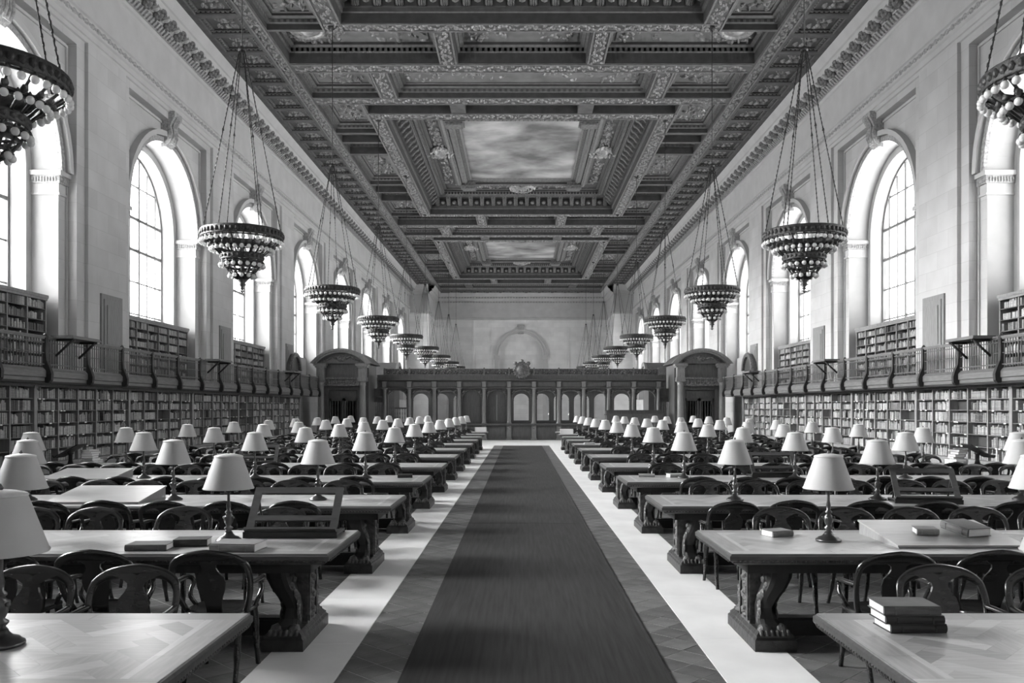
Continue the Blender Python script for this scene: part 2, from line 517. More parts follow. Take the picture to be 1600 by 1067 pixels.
walls = {}
for s in (-1, 1):
    mb = MB()
    P = lambda u, y, z: (s * u, y, z)
    edges = [Y0]
    for k in WIN_K:
        edges += [win_y(k) - RW, win_y(k) + RW]
    edges.append(Y1)
    for i in range(0, len(edges), 2):
        mb.quad(P(W, edges[i], ZG), P(W, edges[i + 1], ZG), P(W, edges[i + 1], ZR), P(W, edges[i], ZR))
    mb.quad(P(W, Y0, 0), P(W, YE, 0), P(W, YE, ZG), P(W, Y0, ZG))
    mb.quad(P(W, Y0, ZR), P(W, YE, ZR), P(W, YE, 17.5), P(W, Y0, 17.5))
    mb.quad(P(W, Y1, 0), P(W, YE, 0), P(W, YE, 17.5), P(W, Y1, 17.5))
    for k in WIN_K:
        yc = win_y(k)
        for e in (-RW, RW):
            mb.quad(P(W, yc + e, ZG), P(U1, yc + e, ZG), P(U1, yc + e, ZR), P(W, yc + e, ZR))
        mb.quad(P(W, yc - RW, ZR), P(W, yc + RW, ZR), P(U1, yc + RW, ZR), P(U1, yc - RW, ZR))
        mb.quad(P(W, yc - RW, ZG), P(W, yc + RW, ZG), P(U3, yc + RW, ZG), P(U3, yc - RW, ZG))
        ap = arch_pts(yc, RAD)
        rp = [rect_pt(yc, y, z) for (y, z) in ap]
        for i in range(len(ap) - 1):
            mb.quad(P(U1, *ap[i]), P(U1, *ap[i + 1]), P(U1, *rp[i + 1]), P(U1, *rp[i]))
            a, c = rp[i], rp[i + 1]
            if abs(a[0] - c[0]) > 1e-6 and abs(a[1] - c[1]) > 1e-6:      # across a corner of the recess
                mb.add([P(U1, *a), P(U1, *c), P(U1, yc - RW if a[0] < yc - .1 else yc + RW, ZR)], [(0, 1, 2)])
        # deep reveals in two orders
        a2 = arch_pts(yc, R2)
        for i in range(len(ap) - 1):
            mb.quad(P(U1, *ap[i]), P(U1, *ap[i + 1]), P(U2, *ap[i + 1]), P(U2, *ap[i]), 1)
            mb.quad(P(U2, *ap[i]), P(U2, *ap[i + 1]), P(U2, *a2[i + 1]), P(U2, *a2[i]), 1)
            mb.quad(P(U2, *a2[i]), P(U2, *a2[i + 1]), P(U3 + .12, *a2[i + 1]), P(U3 + .12, *a2[i]), 1)
        # masonry under the sill
        x0, x1 = sorted((s * (U2 - .1), s * (U3 + .15)))
        mb.box(x0, x1, yc - RAD, yc + RAD, ZG, ZSILL, 1)
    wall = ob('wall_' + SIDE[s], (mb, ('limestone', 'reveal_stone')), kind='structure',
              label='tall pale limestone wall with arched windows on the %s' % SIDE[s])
    walls[s] = wall

# shared wall ornaments (built for the right wall in local coordinates u = x - W, y, z; mirrored by scale)
def ring_mesh(name, r0, r1, u0, u1, mats, n=28, mi=0):
    q = MB()
    def loop(u, r): return [(u, -r * math.cos(math.pi * i / n), r * math.sin(math.pi * i / n)) for i in range(n + 1)]
    q.loft([loop(u1, r0), loop(u0, r0), loop((u0 * 1.0), r1), loop(u1, r1)], mi, False, False, False, closed=False)
    return q.mesh(name, mats)
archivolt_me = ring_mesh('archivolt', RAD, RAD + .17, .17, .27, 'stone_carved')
hood_me = ring_mesh('hood_mould', RAD + .2, RAD + .36, .05, .27, 'stone_trim')
q = MB()                                  # keystone: scrolled console
prof = [(.27, 2.6), (.12, 2.62), (-.02, 2.75), (-.10, 2.95), (-.10, 3.15), (-.05, 3.3), (-.14, 3.5), (-.22, 3.62), (-.22, 3.78), (.27, 3.78)]
q.prism(prof, lambda u, z: (u, -.22 - (z - 2.6) * .08, z), lambda u, z: (u, .22 + (z - 2.6) * .08, z))
for yy in (-.12, 0, .12):
    q.tube([(-.03, yy, 2.72), (-.12, yy, 2.95), (-.12, yy, 3.15), (-.08, yy, 3.3), (-.17, yy, 3.5), (-.24, yy, 3.64)], .05, 6)
key_me = q.mesh('keystone', 'stone_carved')
q = MB()                                  # impost capital, runs over the jamb and its corner (for the far jamb: faces -y)
for (z0, z1, d) in ((-.62, -.56, .05), (-.56, -.32, .02), (-.32, -.12, .07), (-.12, 0.0, .13)):
    q.box(.27 - d, .97, -d, .4, z0, z1, 1 if d == .07 else 0)
for i in range(9):
    q.lump((.30 + i * .075, -.06, -.22), (.03, 0, 0), (0, 0, .09), (0, -.05, 0), 1)
for i in range(4):
    q.lump((.2, 0.0 + i * .09, -.22), (0, .035, 0), (0, 0, .09), (-.05, 0, 0), 1)
cap_me = q.mesh('impost_capital', ('stone_trim', 'stone_carved'))
q = MB()                                  # pilaster strip on the pier
q.box(-.1, .02, -1.1, 1.1, ZG, 11.72)
q.box(-.13, .02, -1.13, 1.13, ZG, ZG + .35)
pil_me = q.mesh('pilaster', 'limestone')
q = MB()                                  # framed panel moulding inside the recess
for (y0, y1, z0, z1) in ((-RW + .02, -RW + .08, ZG, ZR - .06), (RW - .08, RW - .02, ZG, ZR - .06), (-RW + .02, RW - .02, ZR - .12, ZR - .06)):
    q.box(.22, .27, y0, y1, z0, z1)
pan_me = q.mesh('panel_moulding', 'stone_trim')

for s in (-1, 1):
    def put(name, me, y, z):
        o = ob(name, me, walls[s], (s * W, y, z))
        o.scale = (s, 1, 1)
        return o
    for k in WIN_K:
        yc = win_y(k)
        put('archivolt', archivolt_me, yc, ZS)
        put('hood_mould', hood_me, yc, ZS)
        put('keystone', key_me, yc, ZS)
        put('panel_moulding', pan_me, yc, 0)
        o = put('impost_capital', cap_me, yc + RAD, ZS)
        o = put('impost_capital', cap_me, yc - RAD, ZS)
        o.scale = (s, -1, 1)
    for k in [WIN_K[0] - 1] + WIN_K:
        yy = win_y(k) + BAY / 2
        if Y0 + 1.2 < yy < Y1 - 1.2:
            put('pilaster', pil_me, yy, 0)
    # entablature and cornice, swept along the wall
    prof = [(0, 11.72), (-.05, 11.74), (-.05, 11.86), (-.09, 11.88), (-.09, 12.04), (-.14, 12.08), (-.14, 12.14), (-.06, 12.16), (-.06, 12.40), (-.12, 12.43),
            (-.12, 12.47), (-.015, 12.5), (-.015, 13.78), (-.07, 13.82), (-.09, 13.92), (-.16, 13.96), (-.3, 14.1), (-.34, 14.12), (-.34, 14.2),
            (-.62, 14.24), (-.66, 14.44), (-.72, 14.47), (-.78, 14.56), (-.9, 14.75), (-.9, 14.8)]
    q = MB()
    q.loft([[(s * (W + u), Y0, z) for (u, z) in prof], [(s * (W + u), Y1, z) for (u, z) in prof]], 0, False, False, False, closed=False)
    ob('cornice', (q, 'stone_trim'), walls[s])
    # guilloche band and egg-and-dart: too small to pick apart
    q = MB()
    y = 14.0
    while y < Y1:
        q.lump((s * (W - .06), y, 12.28), (0, .13, .04), (0, -.03, .085), (-s * .05, 0, 0), 0, 5)
        q.lump((s * (W - .06), y + .16, 12.28), (0, .05, 0), (0, 0, .05), (-s * .04, 0, 0), 0, 5)
        y += .32
    y = 14.0
    while y < Y1:
        q.mbox(Matrix.Translation((s * (W - .24), y, 14.0)) @ Matrix.Rotation(-s * .8, 4, 'Y'), .10, .10, .22, 0)
        y += .2
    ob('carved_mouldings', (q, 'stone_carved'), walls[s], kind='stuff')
    # rosettes under the corona, one by one
    q = MB()
    q.lathe([(.235, 0), (.225, -.06), (.15, -.10), (.13, -.07), (.08, -.10), (.03, -.15)], 10)
    for i in range(8):
        a = i * math.pi / 4
        q.lump((.17 * math.cos(a), .17 * math.sin(a), -.05), (.07 * math.cos(a), .07 * math.sin(a), 0), (-.05 * math.sin(a), .05 * math.cos(a), 0), (0, 0, -.09), 0, 5)
    ros_me = q.mesh('rosette', 'stone_rosette')
    q = MB()
    q.box(-.14, .14, -.07, .07, -.07, .02)
    q.lump((0, 0, -.07), (.11, 0, 0), (0, .05, 0), (0, 0, -.06))
    mod_me = q.mesh('modillion', 'stone_trim')
    y = 12.6
    while y < Y1 - .3:
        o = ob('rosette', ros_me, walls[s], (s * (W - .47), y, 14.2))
        o.rotation_euler = (0, s * .55, 0)
        o = ob('modillion', mod_me, walls[s], (s * (W - .52), y + .39, 14.22))
        o.rotation_euler = (0, s * .35, 0)
        y += .78

# cupboard doors on the piers at gallery level
q = MB(); q.box(-.05, .03, -.62, .62, ZG + .02, 5.0); door_frame = q.mesh('door_frame', 'door_wood')
q = MB()
q.box(-.075, -.045, -.5, .5, ZG + .03, 4.86)
q.box(-.095, -.07, -.36, .36, ZG + .25, 3.45)
q.box(-.095, -.07, -.36, .36, 3.6, 4.7)
door_leaf = q.mesh('door_leaf', 'door_wood')
q = MB(); q.ball((-.11, .42, 3.5), .03); door_knob = q.mesh('knob', 'brass')
n_door = 0
for s in (-1, 1):
    for k in (-1, 0, 1, 2):
        n_door += 1
        d = ob('door_%d' % n_door, None, None, (s * (W - .1), win_y(k) + BAY / 2 + .15, 0), kind='structure',
               label='panelled wooden door on the gallery pier, %s from the front on the %s wall' % (ORD[k + 2], SIDE[s]))
        d.scale = (s, 1, 1)
        ob('door_frame', door_frame, d)
        lf = ob('door_leaf', door_leaf, d)
        ob('knob', door_knob, lf)

# ------------------------------------------------------------------ windows
HB = [ZSILL + .02, 5.02 + .0, 6.12, 7.21, 8.30, 9.42, 10.7]
VB = [-2.5, -2.0, -1.35, -.68, 0, .68, 1.35, 2.0, 2.5]
def clip_arch(poly, r):
    """clip to the half disc above the springing (local y, z - ZS)"""
    n = 28
    for i in range(n):
        a0, a1 = math.pi * i / n, math.pi * (i + 1) / n
        p, q2 = (r * math.cos(a0), r * math.sin(a0)), (r * math.cos(a1), r * math.sin(a1))
        ex, ey = q2[0] - p[0], q2[1] - p[1]
        out = []
        for j in range(len(poly)):
            a, c = poly[j], poly[(j + 1) % len(poly)]
            da = ex * (a[1] - p[1]) - ey * (a[0] - p[0])
            dc = ex * (c[1] - p[1]) - ey * (c[0] - p[0])
            if da >= 0: out.append(a)
            if (da >= 0) != (dc >= 0):
                t = da / (da - dc)
                out.append((a[0] + t * (c[0] - a[0]), a[1] + t * (c[1] - a[1])))
        poly = out
        if len(poly) < 3: return []
    return poly
panes = []
for i in range(len(HB) - 1):
    for j in range(len(VB) - 1):
        poly = [(VB[j], HB[i] - ZS), (VB[j + 1], HB[i] - ZS), (VB[j + 1], HB[i + 1] - ZS), (VB[j], HB[i + 1] - ZS)]
        if HB[i + 1] > ZS:
            lo = clip_rect(poly, -9, 9, -9, 0) if HB[i] < ZS else []
            hi = clip_arch(clip_rect(poly, -9, 9, 0, 9), R2)
            if lo and hi:
                xs = [p[0] for p in hi if p[1] > 1e-6]
                poly = [p for p in lo if p[1] < -1e-6]
                up = [p for p in hi if p[1] > 1e-6]
                poly = sorted(poly, key=lambda p: p[0]) + sorted(up, key=lambda p: math.atan2(p[1] + .3, p[0] - (VB[j] + VB[j + 1]) / 2))
            else:
                poly = lo or hi
        if len(poly) >= 3: panes.append(poly)
pane_mes = []
for poly in panes:
    q = MB()
    q.add([(0, p[0], p[1] + ZS) for p in poly], [tuple(range(len(poly)))])
    pane_mes.append(q.mesh('pane', 'window_glass'))
q = MB()
for poly in panes:
    q.add([(0, p[0], p[1] + ZS) for p in poly], [tuple(range(len(poly)))])
glass_me = q.mesh('glazing', 'window_glass')
fr = MB()
outer = arch_pts(0, R2 + .02, 28, ZSILL)
inner = arch_pts(0, R2 - .07, 28, ZSILL)
for u in (-.06, .06):
    for i in range(len(outer) - 1):
        fr.quad((u, *outer[i]), (u, *outer[i + 1]), (u, *inner[i + 1]), (u, *inner[i]))
for i in range(len(outer) - 1):
    fr.quad((-.06, *inner[i]), (-.06, *inner[i + 1]), (.06, *inner[i + 1]), (.06, *inner[i]))
fr.box(-.08, .06, -R2, R2, ZSILL, ZSILL + .1)
frame_me = fr.mesh('window_frame', 'window_iron')
def bar_mesh(horizontal, t, d):
    q = MB()
    return q
mull_mes, trans_mes = [], []
for j, v in enumerate(VB[1:-1]):
    wd = .05 if j in (2, 4) else .028
    if j == 3: wd = .035
    top = ZS + math.sqrt(max(0.01, (R2 - .03) ** 2 - v * v))
    q = MB(); q.box(-wd * .8, wd * .6, v - wd, v + wd, ZSILL + .05, top); mull_mes.append(q.mesh('mullion', 'window_iron'))
for i, z in enumerate(HB[1:-1]):
    wd = .05 if i in (2, 3) else .024
    half = R2 if z < ZS else math.sqrt(R2 ** 2 - (z - ZS) ** 2)
    q = MB(); q.box(-wd * .8, wd * .6, -half, half, z - wd, z + wd); trans_mes.append(q.mesh('transom', 'window_iron'))
n_win = 0
for s in (-1, 1):
    for k in WIN_K:
        n_win += 1
        wo = ob('window_%d' % n_win, None, None, (s * (U3 - .06), win_y(k), 0), kind='structure',
                label='tall arched iron window, %s from the front in the %s wall' % (ORD[k + 2], SIDE[s]))
        wo.scale = (s, 1, 1)
        ob('window_frame', frame_me, wo)
        for me in mull_mes: ob('mullion', me, wo)
        for me in trans_mes: ob('transom', me, wo)
        if 0 <= k <= 3:
            for me in pane_mes: ob('pane', me, wo)
        else:
            ob('glazing', glass_me, wo)

# ------------------------------------------------------------------ end walls, light-sealing roof slab
mb = MB()
mb.quad((-W, Y0, 0), (W, Y0, 0), (W, Y0, 17.5), (-W, Y0, 17.5))
ob('wall_back', (mb, 'limestone_end_lit'), kind='structure', label='plain limestone wall behind the reading tables')
mb = MB()
XE = 9.8
AR, AZ, AW, AT = 2.6, ZS - .3, 3.3, 11.6       # blind arch
for (a, c, z0, z1) in ((-W, -AW, 0, 17.5), (AW, W, 0, 17.5), (-AW, AW, AT, 17.5)):
    mb.quad((a, YE, z0), (c, YE, z0), (c, YE, z1), (a, YE, z1))
mb.quad((-AW, YE + .6, 0), (AW, YE + .6, 0), (AW, YE + .6, AT), (-AW, YE + .6, AT))
ea = [(-AR, 0.0), (-AR, 4.0)] + [(-AR * math.cos(math.pi * i / 28), AZ + AR * math.sin(math.pi * i / 28)) for i in range(29)] + [(AR, 4.0), (AR, 0.0)]
def end_pt(p):
    if p[1] <= AZ + 1e-6: return (-AW if p[0] < 0 else AW, p[1])
    dx, dz = p[0], p[1] - AZ
    k = min(AW / abs(dx) if abs(dx) > 1e-6 else 1e9, (AT - AZ) / dz)
    return (dx * k, AZ + dz * k)
eo = [end_pt(p) for p in ea]
for i in range(len(ea) - 1):
    mb.quad((ea[i][0], YE, ea[i][1]), (ea[i + 1][0], YE, ea[i + 1][1]), (eo[i + 1][0], YE, eo[i + 1][1]), (eo[i][0], YE, eo[i][1]))
    mb.quad((ea[i][0], YE, ea[i][1]), (ea[i + 1][0], YE, ea[i + 1][1]), (ea[i + 1][0], YE + .6, ea[i + 1][1]), (ea[i][0], YE + .6, ea[i][1]))
    a, c = eo[i], eo[i + 1]
    if abs(a[0] - c[0]) > 1e-6 and abs(a[1] - c[1]) > 1e-6:
        mb.add([(a[0], YE, a[1]), (c[0], YE, c[1]), (-AW if a[0] < -.1 else AW, YE, AT)], [(0, 1, 2)])
for s in (-1, 1):
    mb.quad((s * XE, Y1, 0), (s * W, Y1, 0), (s * W, Y1, 17.5), (s * XE, Y1, 17.5))
    mb.quad((s * XE, Y1, 0), (s * XE, YE, 0), (s * XE, YE, 17.5), (s * XE, Y1, 17.5))
wall_end = ob('wall_front', (mb, 'limestone_end_lit'), kind='structure', label='far limestone end wall with a blind arch above the screen')
q = MB()
prof = [(0, 11.75), (.1, 11.8), (.1, 11.95), (.03, 12.0), (.03, 12.1), (.015, 12.12), (.015, 13.75), (.1, 13.8), (.12, 13.95), (.4, 14.15), (.4, 14.3), (.6, 14.4), (.75, 14.75), (.75, 14.8)]
q.loft([[(-XE, YE - d, z) for d, z in prof], [(XE, YE - d, z) for d, z in prof]], 0, False, False, False, closed=False)
for s in (-1, 1):
    q.loft([[(s * XE, Y1 - d, z) for d, z in prof], [(s * W, Y1 - d, z) for d, z in prof]], 0, False, False, False, closed=False)
    q.loft([[(s * (XE - d), Y1 - .7, z) for d, z in prof], [(s * (XE - d), YE, z) for d, z in prof]], 0, False, False, False, closed=False)
ob('cornice', (q, 'stone_trim'), wall_end)
q = MB()
for i in range(60):
    xx = -XE + .2 + i * (2 * XE - .4) / 59
    q.lump((xx, YE - .45, 14.25), (.1, 0, 0), (0, 0, .09), (0, -.08, 0))
    q.box(xx - .06, xx + .06, YE - .2, YE - .1, 13.7, 13.85)
ob('carved_mouldings', (q, 'stone_carved'), wall_end, kind='stuff')
n = 28
q = MB()
for (r0, r1, d) in ((2.6, 2.75, .15), (2.75, 2.95, .35)):
    lp = lambda yy, r: [(-r * math.cos(math.pi * i / n), yy, ZS - .3 + r * math.sin(math.pi * i / n)) for i in range(n + 1)]
    q.loft([lp(YE, r0), lp(YE - d, r0), lp(YE - d, r1), lp(YE, r1)], 0, False, False, False, closed=False)
ob('archivolt', (q, 'stone_trim'), wall_end)
for s in (-1, 1):
    q = MB(); q.box(s * 2.5, s * 3.0, YE - .12, YE, 0, ZS - .75); q.box(s * 2.42, s * 3.08, YE - .22, YE, ZS - .75, ZS - .3)
    ob('pilaster', (q, 'stone_trim'), wall_end)
    q = MB(); q.box(s * 5.3, s * 5.5, YE - .12, YE, 0, 11.7); q.box(s * 3.3, s * 3.42, YE - .08, YE, 0, 11.75); q.box(s * 8.2, s * 8.34, YE - .1, YE, 0, 11.75)
    ob('pilaster_strip', (q, 'limestone_end_lit'), wall_end)
q = MB(); q.box(-.32, .32, YE - .3, YE, ZS + 2.15, ZS + 3.1); q.box(-.42, .42, YE - .36, YE, ZS + 3.0, ZS + 3.2)
ob('keystone', (q, 'stone_carved'), wall_end)
mb = MB(); mb.box(-14, 14, Y0 - .3, YE + .9, 17.4, 17.7)
ob('roof', (mb, 'plaster'), kind='structure', label='unseen roof slab added above the coffered ceiling to stop sky light leaks')  # unseen slab, added to keep sky light from leaking in
# ------------------------------------------------------------------ coffered ceiling
MOD = 28.2
BASES = [3.7, 31.9, 60.1]
CM = ('ceil_wood', 'ceil_face_shaded', 'ceil_band', 'ceil_panel', 'gilt', 'ceil_fillet')
recesses = []            # x0,x1,y0,y1
def coffer_mesh(name, x0, x1, y0, y1, steps, dent=None, fill=None, cap_mi=3, cap=True):
    """steps: (inset_x, inset_y, rise, material of the face below this loop)"""
    q = MB()
    loops = []
    for (ix, iy, dz, mi) in steps:
        loops.append([(x0 + ix, y0 + iy, dz), (x1 - ix, y0 + iy, dz), (x1 - ix, y1 - iy, dz), (x0 + ix, y1 - iy, dz)])
    for i in range(len(loops) - 1):
        q.loft([loops[i], loops[i + 1]], steps[i + 1][3], False, False, False)
    if cap:
        q.add(loops[-1], [(0, 1, 2, 3)], cap_mi)
    if dent:
        ins, z0, z1, pitch, size = dent
        n = max(2, int((x1 - x0 - 2 * ins) / pitch))
        for i in range(n):
            xx = x0 + ins + (i + .5) * (x1 - x0 - 2 * ins) / n
            q.box(xx - size / 2, xx + size / 2, y0 + ins, y0 + ins + size * .8, z0, z1, 5)
            q.box(xx - size / 2, xx + size / 2, y1 - ins - size * .8, y1 - ins, z0, z1, 5)
        n = max(2, int((y1 - y0 - 2 * ins) / pitch))
        for i in range(n):
            yy = y0 + ins + (i + .5) * (y1 - y0 - 2 * ins) / n
            q.box(x0 + ins, x0 + ins + size * .8, yy - size / 2, yy + size / 2, z0, z1, 5)
            q.box(x1 - ins - size * .8, x1 - ins, yy - size / 2, yy + size / 2, z0, z1, 5)
    if fill:
        ins, z, nl, ends = fill
        rr = random.Random(hash((round(x1 - x0, 2), round(y1 - y0, 2), nl)) & 0xffff)
        for i in range(nl):
            if ends:
                t = rr.random() ** 1.6 * .42
                xx = (x0 + ins) + t * (x1 - x0 - 2 * ins) if rr.random() < .5 else (x1 - ins) - t * (x1 - x0 - 2 * ins)
                yy = rr.uniform(y0 + ins, y1 - ins)
            else:
                xx, yy = rr.uniform(x0 + ins, x1 - ins), rr.uniform(y0 + ins, y1 - ins)
            a, l = rr.uniform(0, 6.28), rr.uniform(.09, .22)
            q.lump((xx, yy, z), (l * math.cos(a), l * math.sin(a), 0), (-.06 * math.sin(a), .06 * math.cos(a), 0), (0, 0, -rr.uniform(.05, .12)), 4, 5)
    return q.mesh(name, CM)
ST_COF = [(0, 0, 0, 1), (0, 0, .20, 1), (.10, .10, .22, 5), (.10, .10, .34, 0), (.24, .24, .38, 5), (.24, .24, .46, 1), (.36, .36, .46, 5), (.36, .36, .50, 0)]
ST_PAN = [(0, 0, 0, 1), (0, 0, .40, 1), (.08, .08, .42, 5), (.08, .08, .58, 0), (.22, .22, .62, 5), (.22, .22, .72, 1), (.36, .36, .72, 5), (.36, .36, .68, 0)]
ST_NAR = [(0, 0, 0, 1), (0, 0, .34, 1), (.10, .10, .34, 5), (.10, .10, .5, 0), (.22, .22, .5, 5)]
ST_MUT = [(0, 0, 0, 0), (.04, .04, .03, 0), (.04, .04, .10, 1), (.16, .12, .10, 5), (.16, .12, .15, 1)]
ceil_parts = []          # (name, mesh, x, y)
def recess(cx, cy, hw, hd, me, name='coffer'):
    recesses.append((cx - hw, cx + hw, cy - hd, cy + hd))
    ceil_parts.append((name, me, cx, cy))
cache = {}
def coffer(x0, x1, y0, y1, kind):
    hw, hd = (x1 - x0) / 2, (y1 - y0) / 2
    key = (round(hw, 3), round(hd, 3), kind)
    if key not in cache:
        if kind == 'row':
            n = 90 if hw > 3 else 45
            cache[key] = coffer_mesh('coffer', -hw, hw, -hd, hd, ST_COF, (.03, .21, .31, .22, .11), (.5, .50, n, hw > 3))
        elif kind == 'panel':
            cache[key] = coffer_mesh('coffer', -hw, hw, -hd, hd, ST_PAN, (.0, .44, .56, .2, .10), (.5, .68, 70, True))
        elif kind == 'narrow':
            cache[key] = coffer_mesh('coffer', -hw, hw, -hd, hd, ST_NAR, (.02, .34, .46, .2, .10), None)
        elif kind == 'side':
            cache[key] = coffer_mesh('coffer', -hw, hw, -hd, hd, ST_COF, (.03, .21, .31, .2, .1), (.42, .50, int(28 * hd), False))
        elif kind == 'mutule':
            cache[key] = coffer_mesh('coffer', -hw, hw, -hd, hd, ST_MUT, (.05, .06, .10, .16, .08), (.3, .15, 14, False), 0)
            q = MB()
    recess((x0 + x1) / 2, (y0 + y1) / 2, hw, hd, cache[key])

PX, PY0, PY1 = 6.1, 6.1, 24.8
frame_steps = [(0, 0, 0, 1), (0, 0, .34, 1), (.07, .07, .36, 5), (.07, .07, .48, 0), (.14, .14, .5, 1), (.14, .14, 1.0, 1), (.62, .62, 1.0, 0), (.62, .62, 1.10, 5),
               (.72, .72, 1.14, 2), (.95, .95, 1.10, 5), (.95, .95, 1.26, 1), (1.05, 1.1, 1.26, 5), (1.05, 1.1, 1.36, 1), (1.22, 1.3, 1.36, 5), (1.22, 1.3, 1.42, 1), (1.9, 2.4, 1.42, 0), (1.9, 2.4, 1.36, 1), (2.05, 2.6, 1.36, 5), (2.05, 2.6, 1.24, 1),
               (2.2, 2.8, 1.18, 5), (2.42, 3.1, 1.20, 2), (2.42, 3.1, 1.08, 1), (2.75, 3.5, 1.08, 5), (2.75, 3.5, 1.2, 1), (2.92, 3.75, 1.24, 2), (3.0, 3.88, 1.36, 5)]
fhd = (PY1 - PY0) / 2
frame_me = coffer_mesh('painting_frame', -PX, PX, -fhd, fhd, frame_steps, (.95, 1.12, 1.24, .2, .1), None, 3, False)
q = MB(); q.quad((-3.12, -fhd + 3.86, 1.36), (3.12, -fhd + 3.86, 1.36), (3.12, fhd - 3.86, 1.36), (-3.12, fhd - 3.86, 1.36))
sky_me = q.mesh('painted_sky', 'painted_sky')
q = MB()                                 # carved foliage in the frame's sunk panels, bead and leaf rows along its edges
rr = random.Random(9)
for i in range(420):
    side = rr.choice((0, 0, 1))
    if side == 0:
        x, y = rr.choice((-1, 1)) * rr.uniform(PX - 1.82, PX - 1.3), rr.uniform(-fhd + 2.5, fhd - 2.5)
    else:
        x, y = rr.uniform(-PX + 1.9, PX - 1.9), rr.choice((-1, 1)) * rr.uniform(fhd - 2.3, fhd - 1.4)
    a, l = rr.uniform(0, 6.28), rr.uniform(.08, .2)
    q.lump((x, y, 1.42), (l * math.cos(a), l * math.sin(a), 0), (-.06 * math.sin(a), .06 * math.cos(a), 0), (0, 0, -.1), 0, 5)
for (ix, iy, z, pitch) in ((.80, .80, 1.12, .21), (2.32, 2.95, 1.17, .24), (2.6, 3.3, 1.07, .2)):
    hw_, hd_ = PX - ix, fhd - iy
    n_ = int(2 * hw_ / pitch)
    for i in range(n_):
        for sg in (-1, 1): q.lump((-hw_ + (i + .5) * 2 * hw_ / n_, sg * hd_, z), (.06, 0, 0), (0, .07, 0), (0, 0, -.06), 1, 5)
    n_ = int(2 * hd_ / pitch)
    for i in range(n_):
        for sg in (-1, 1): q.lump((sg * hw_, -hd_ + (i + .5) * 2 * hd_ / n_, z), (.07, 0, 0), (0, .06, 0), (0, 0, -.06), 1, 5)
frame_carving_me = q.mesh('frame_carving', ('gilt', 'ceil_fillet'))
# modillion brackets round the frame
q = MB()
prof = [(0, 0), (-.02, -.46), (.10, -.42), (.18, -.30), (.24, -.2), (.36, -.16), (.46, -.10), (.46, 0)]
q.prism(prof, lambda a, z: (-.13, a, z), lambda a, z: (.13, a, z))
for xx in (-.07, 0, .07):
    q.tube([(xx, .0, -.46), (xx, .12, -.42), (xx, .2, -.3), (xx, .3, -.2), (xx, .44, -.13)], .03, 5)
bracket_me = q.mesh('bracket', 'ceil_bracket')
q = MB(); q.box(-.2, .2, -.03, .02, -.5, -.08, 1); q.lump((0, .02, -.26), (.14, 0, 0), (0, 0, .13), (0, .1, 0), 0, 8)
boss_me = q.mesh('rosette', ('gilt', 'ceil_face_shaded'))
# cartouches
q = MB()
q.lump((0, 0, 0), (.42, 0, 0), (0, .55, 0), (0, 0, -.22), 1, 14)
for i in range(22):
    a = 2 * math.pi * i / 22
    rr = .62 + .12 * math.sin(3 * a)
    q.lump((rr * math.cos(a), 1.15 * rr * math.sin(a), 0), (.2 * math.cos(a + .9), .2 * math.sin(a + .9), 0), (-.07 * math.sin(a + .9), .07 * math.cos(a + .9), 0), (0, 0, -.2), 0, 6)
for sx in (-1, 1):
    q.tube([(sx * .5, .6, -.05), (sx * .75, .3, -.15), (sx * .62, 0, -.2), (sx * .8, -.35, -.15), (sx * .55, -.7, -.05)], .07, 6, 0)
cart_me = q.mesh('cartouche', ('gilt_bright', 'gilt_bright'))
q = MB()
q.lathe([(.62, 0), (.66, -.08), (.58, -.14), (.5, -.08), (.42, -.07), (.30, -.16), (.05, -.22)], 24, mi=1)
for i in range(40):
    a = R.uniform(0, 6.28); rr = R.uniform(.65, 1.15); d = R.uniform(0, 6.28)
    q.lump((rr * math.cos(a), rr * math.sin(a), 0), (.17 * math.cos(d), .17 * math.sin(d), 0), (-.06 * math.sin(d), .06 * math.cos(d), 0), (0, 0, -.12), 0, 5)
oval_me = q.mesh('corner_boss', ('gilt', 'gilt_bright'))
q = MB()
q.box(-.42, .42, -.42, .42, .80, 1.2); q.box(-.5, .5, -.5, .5, .88, .96); q.box(-.36, .36, -.36, .36, .76, .80); q.lump((0, 0, .92), (.28, 0, 0), (0, .28, 0), (0, 0, -.1), 0, 8)
block_me = q.mesh('corner_block', 'ceil_band')

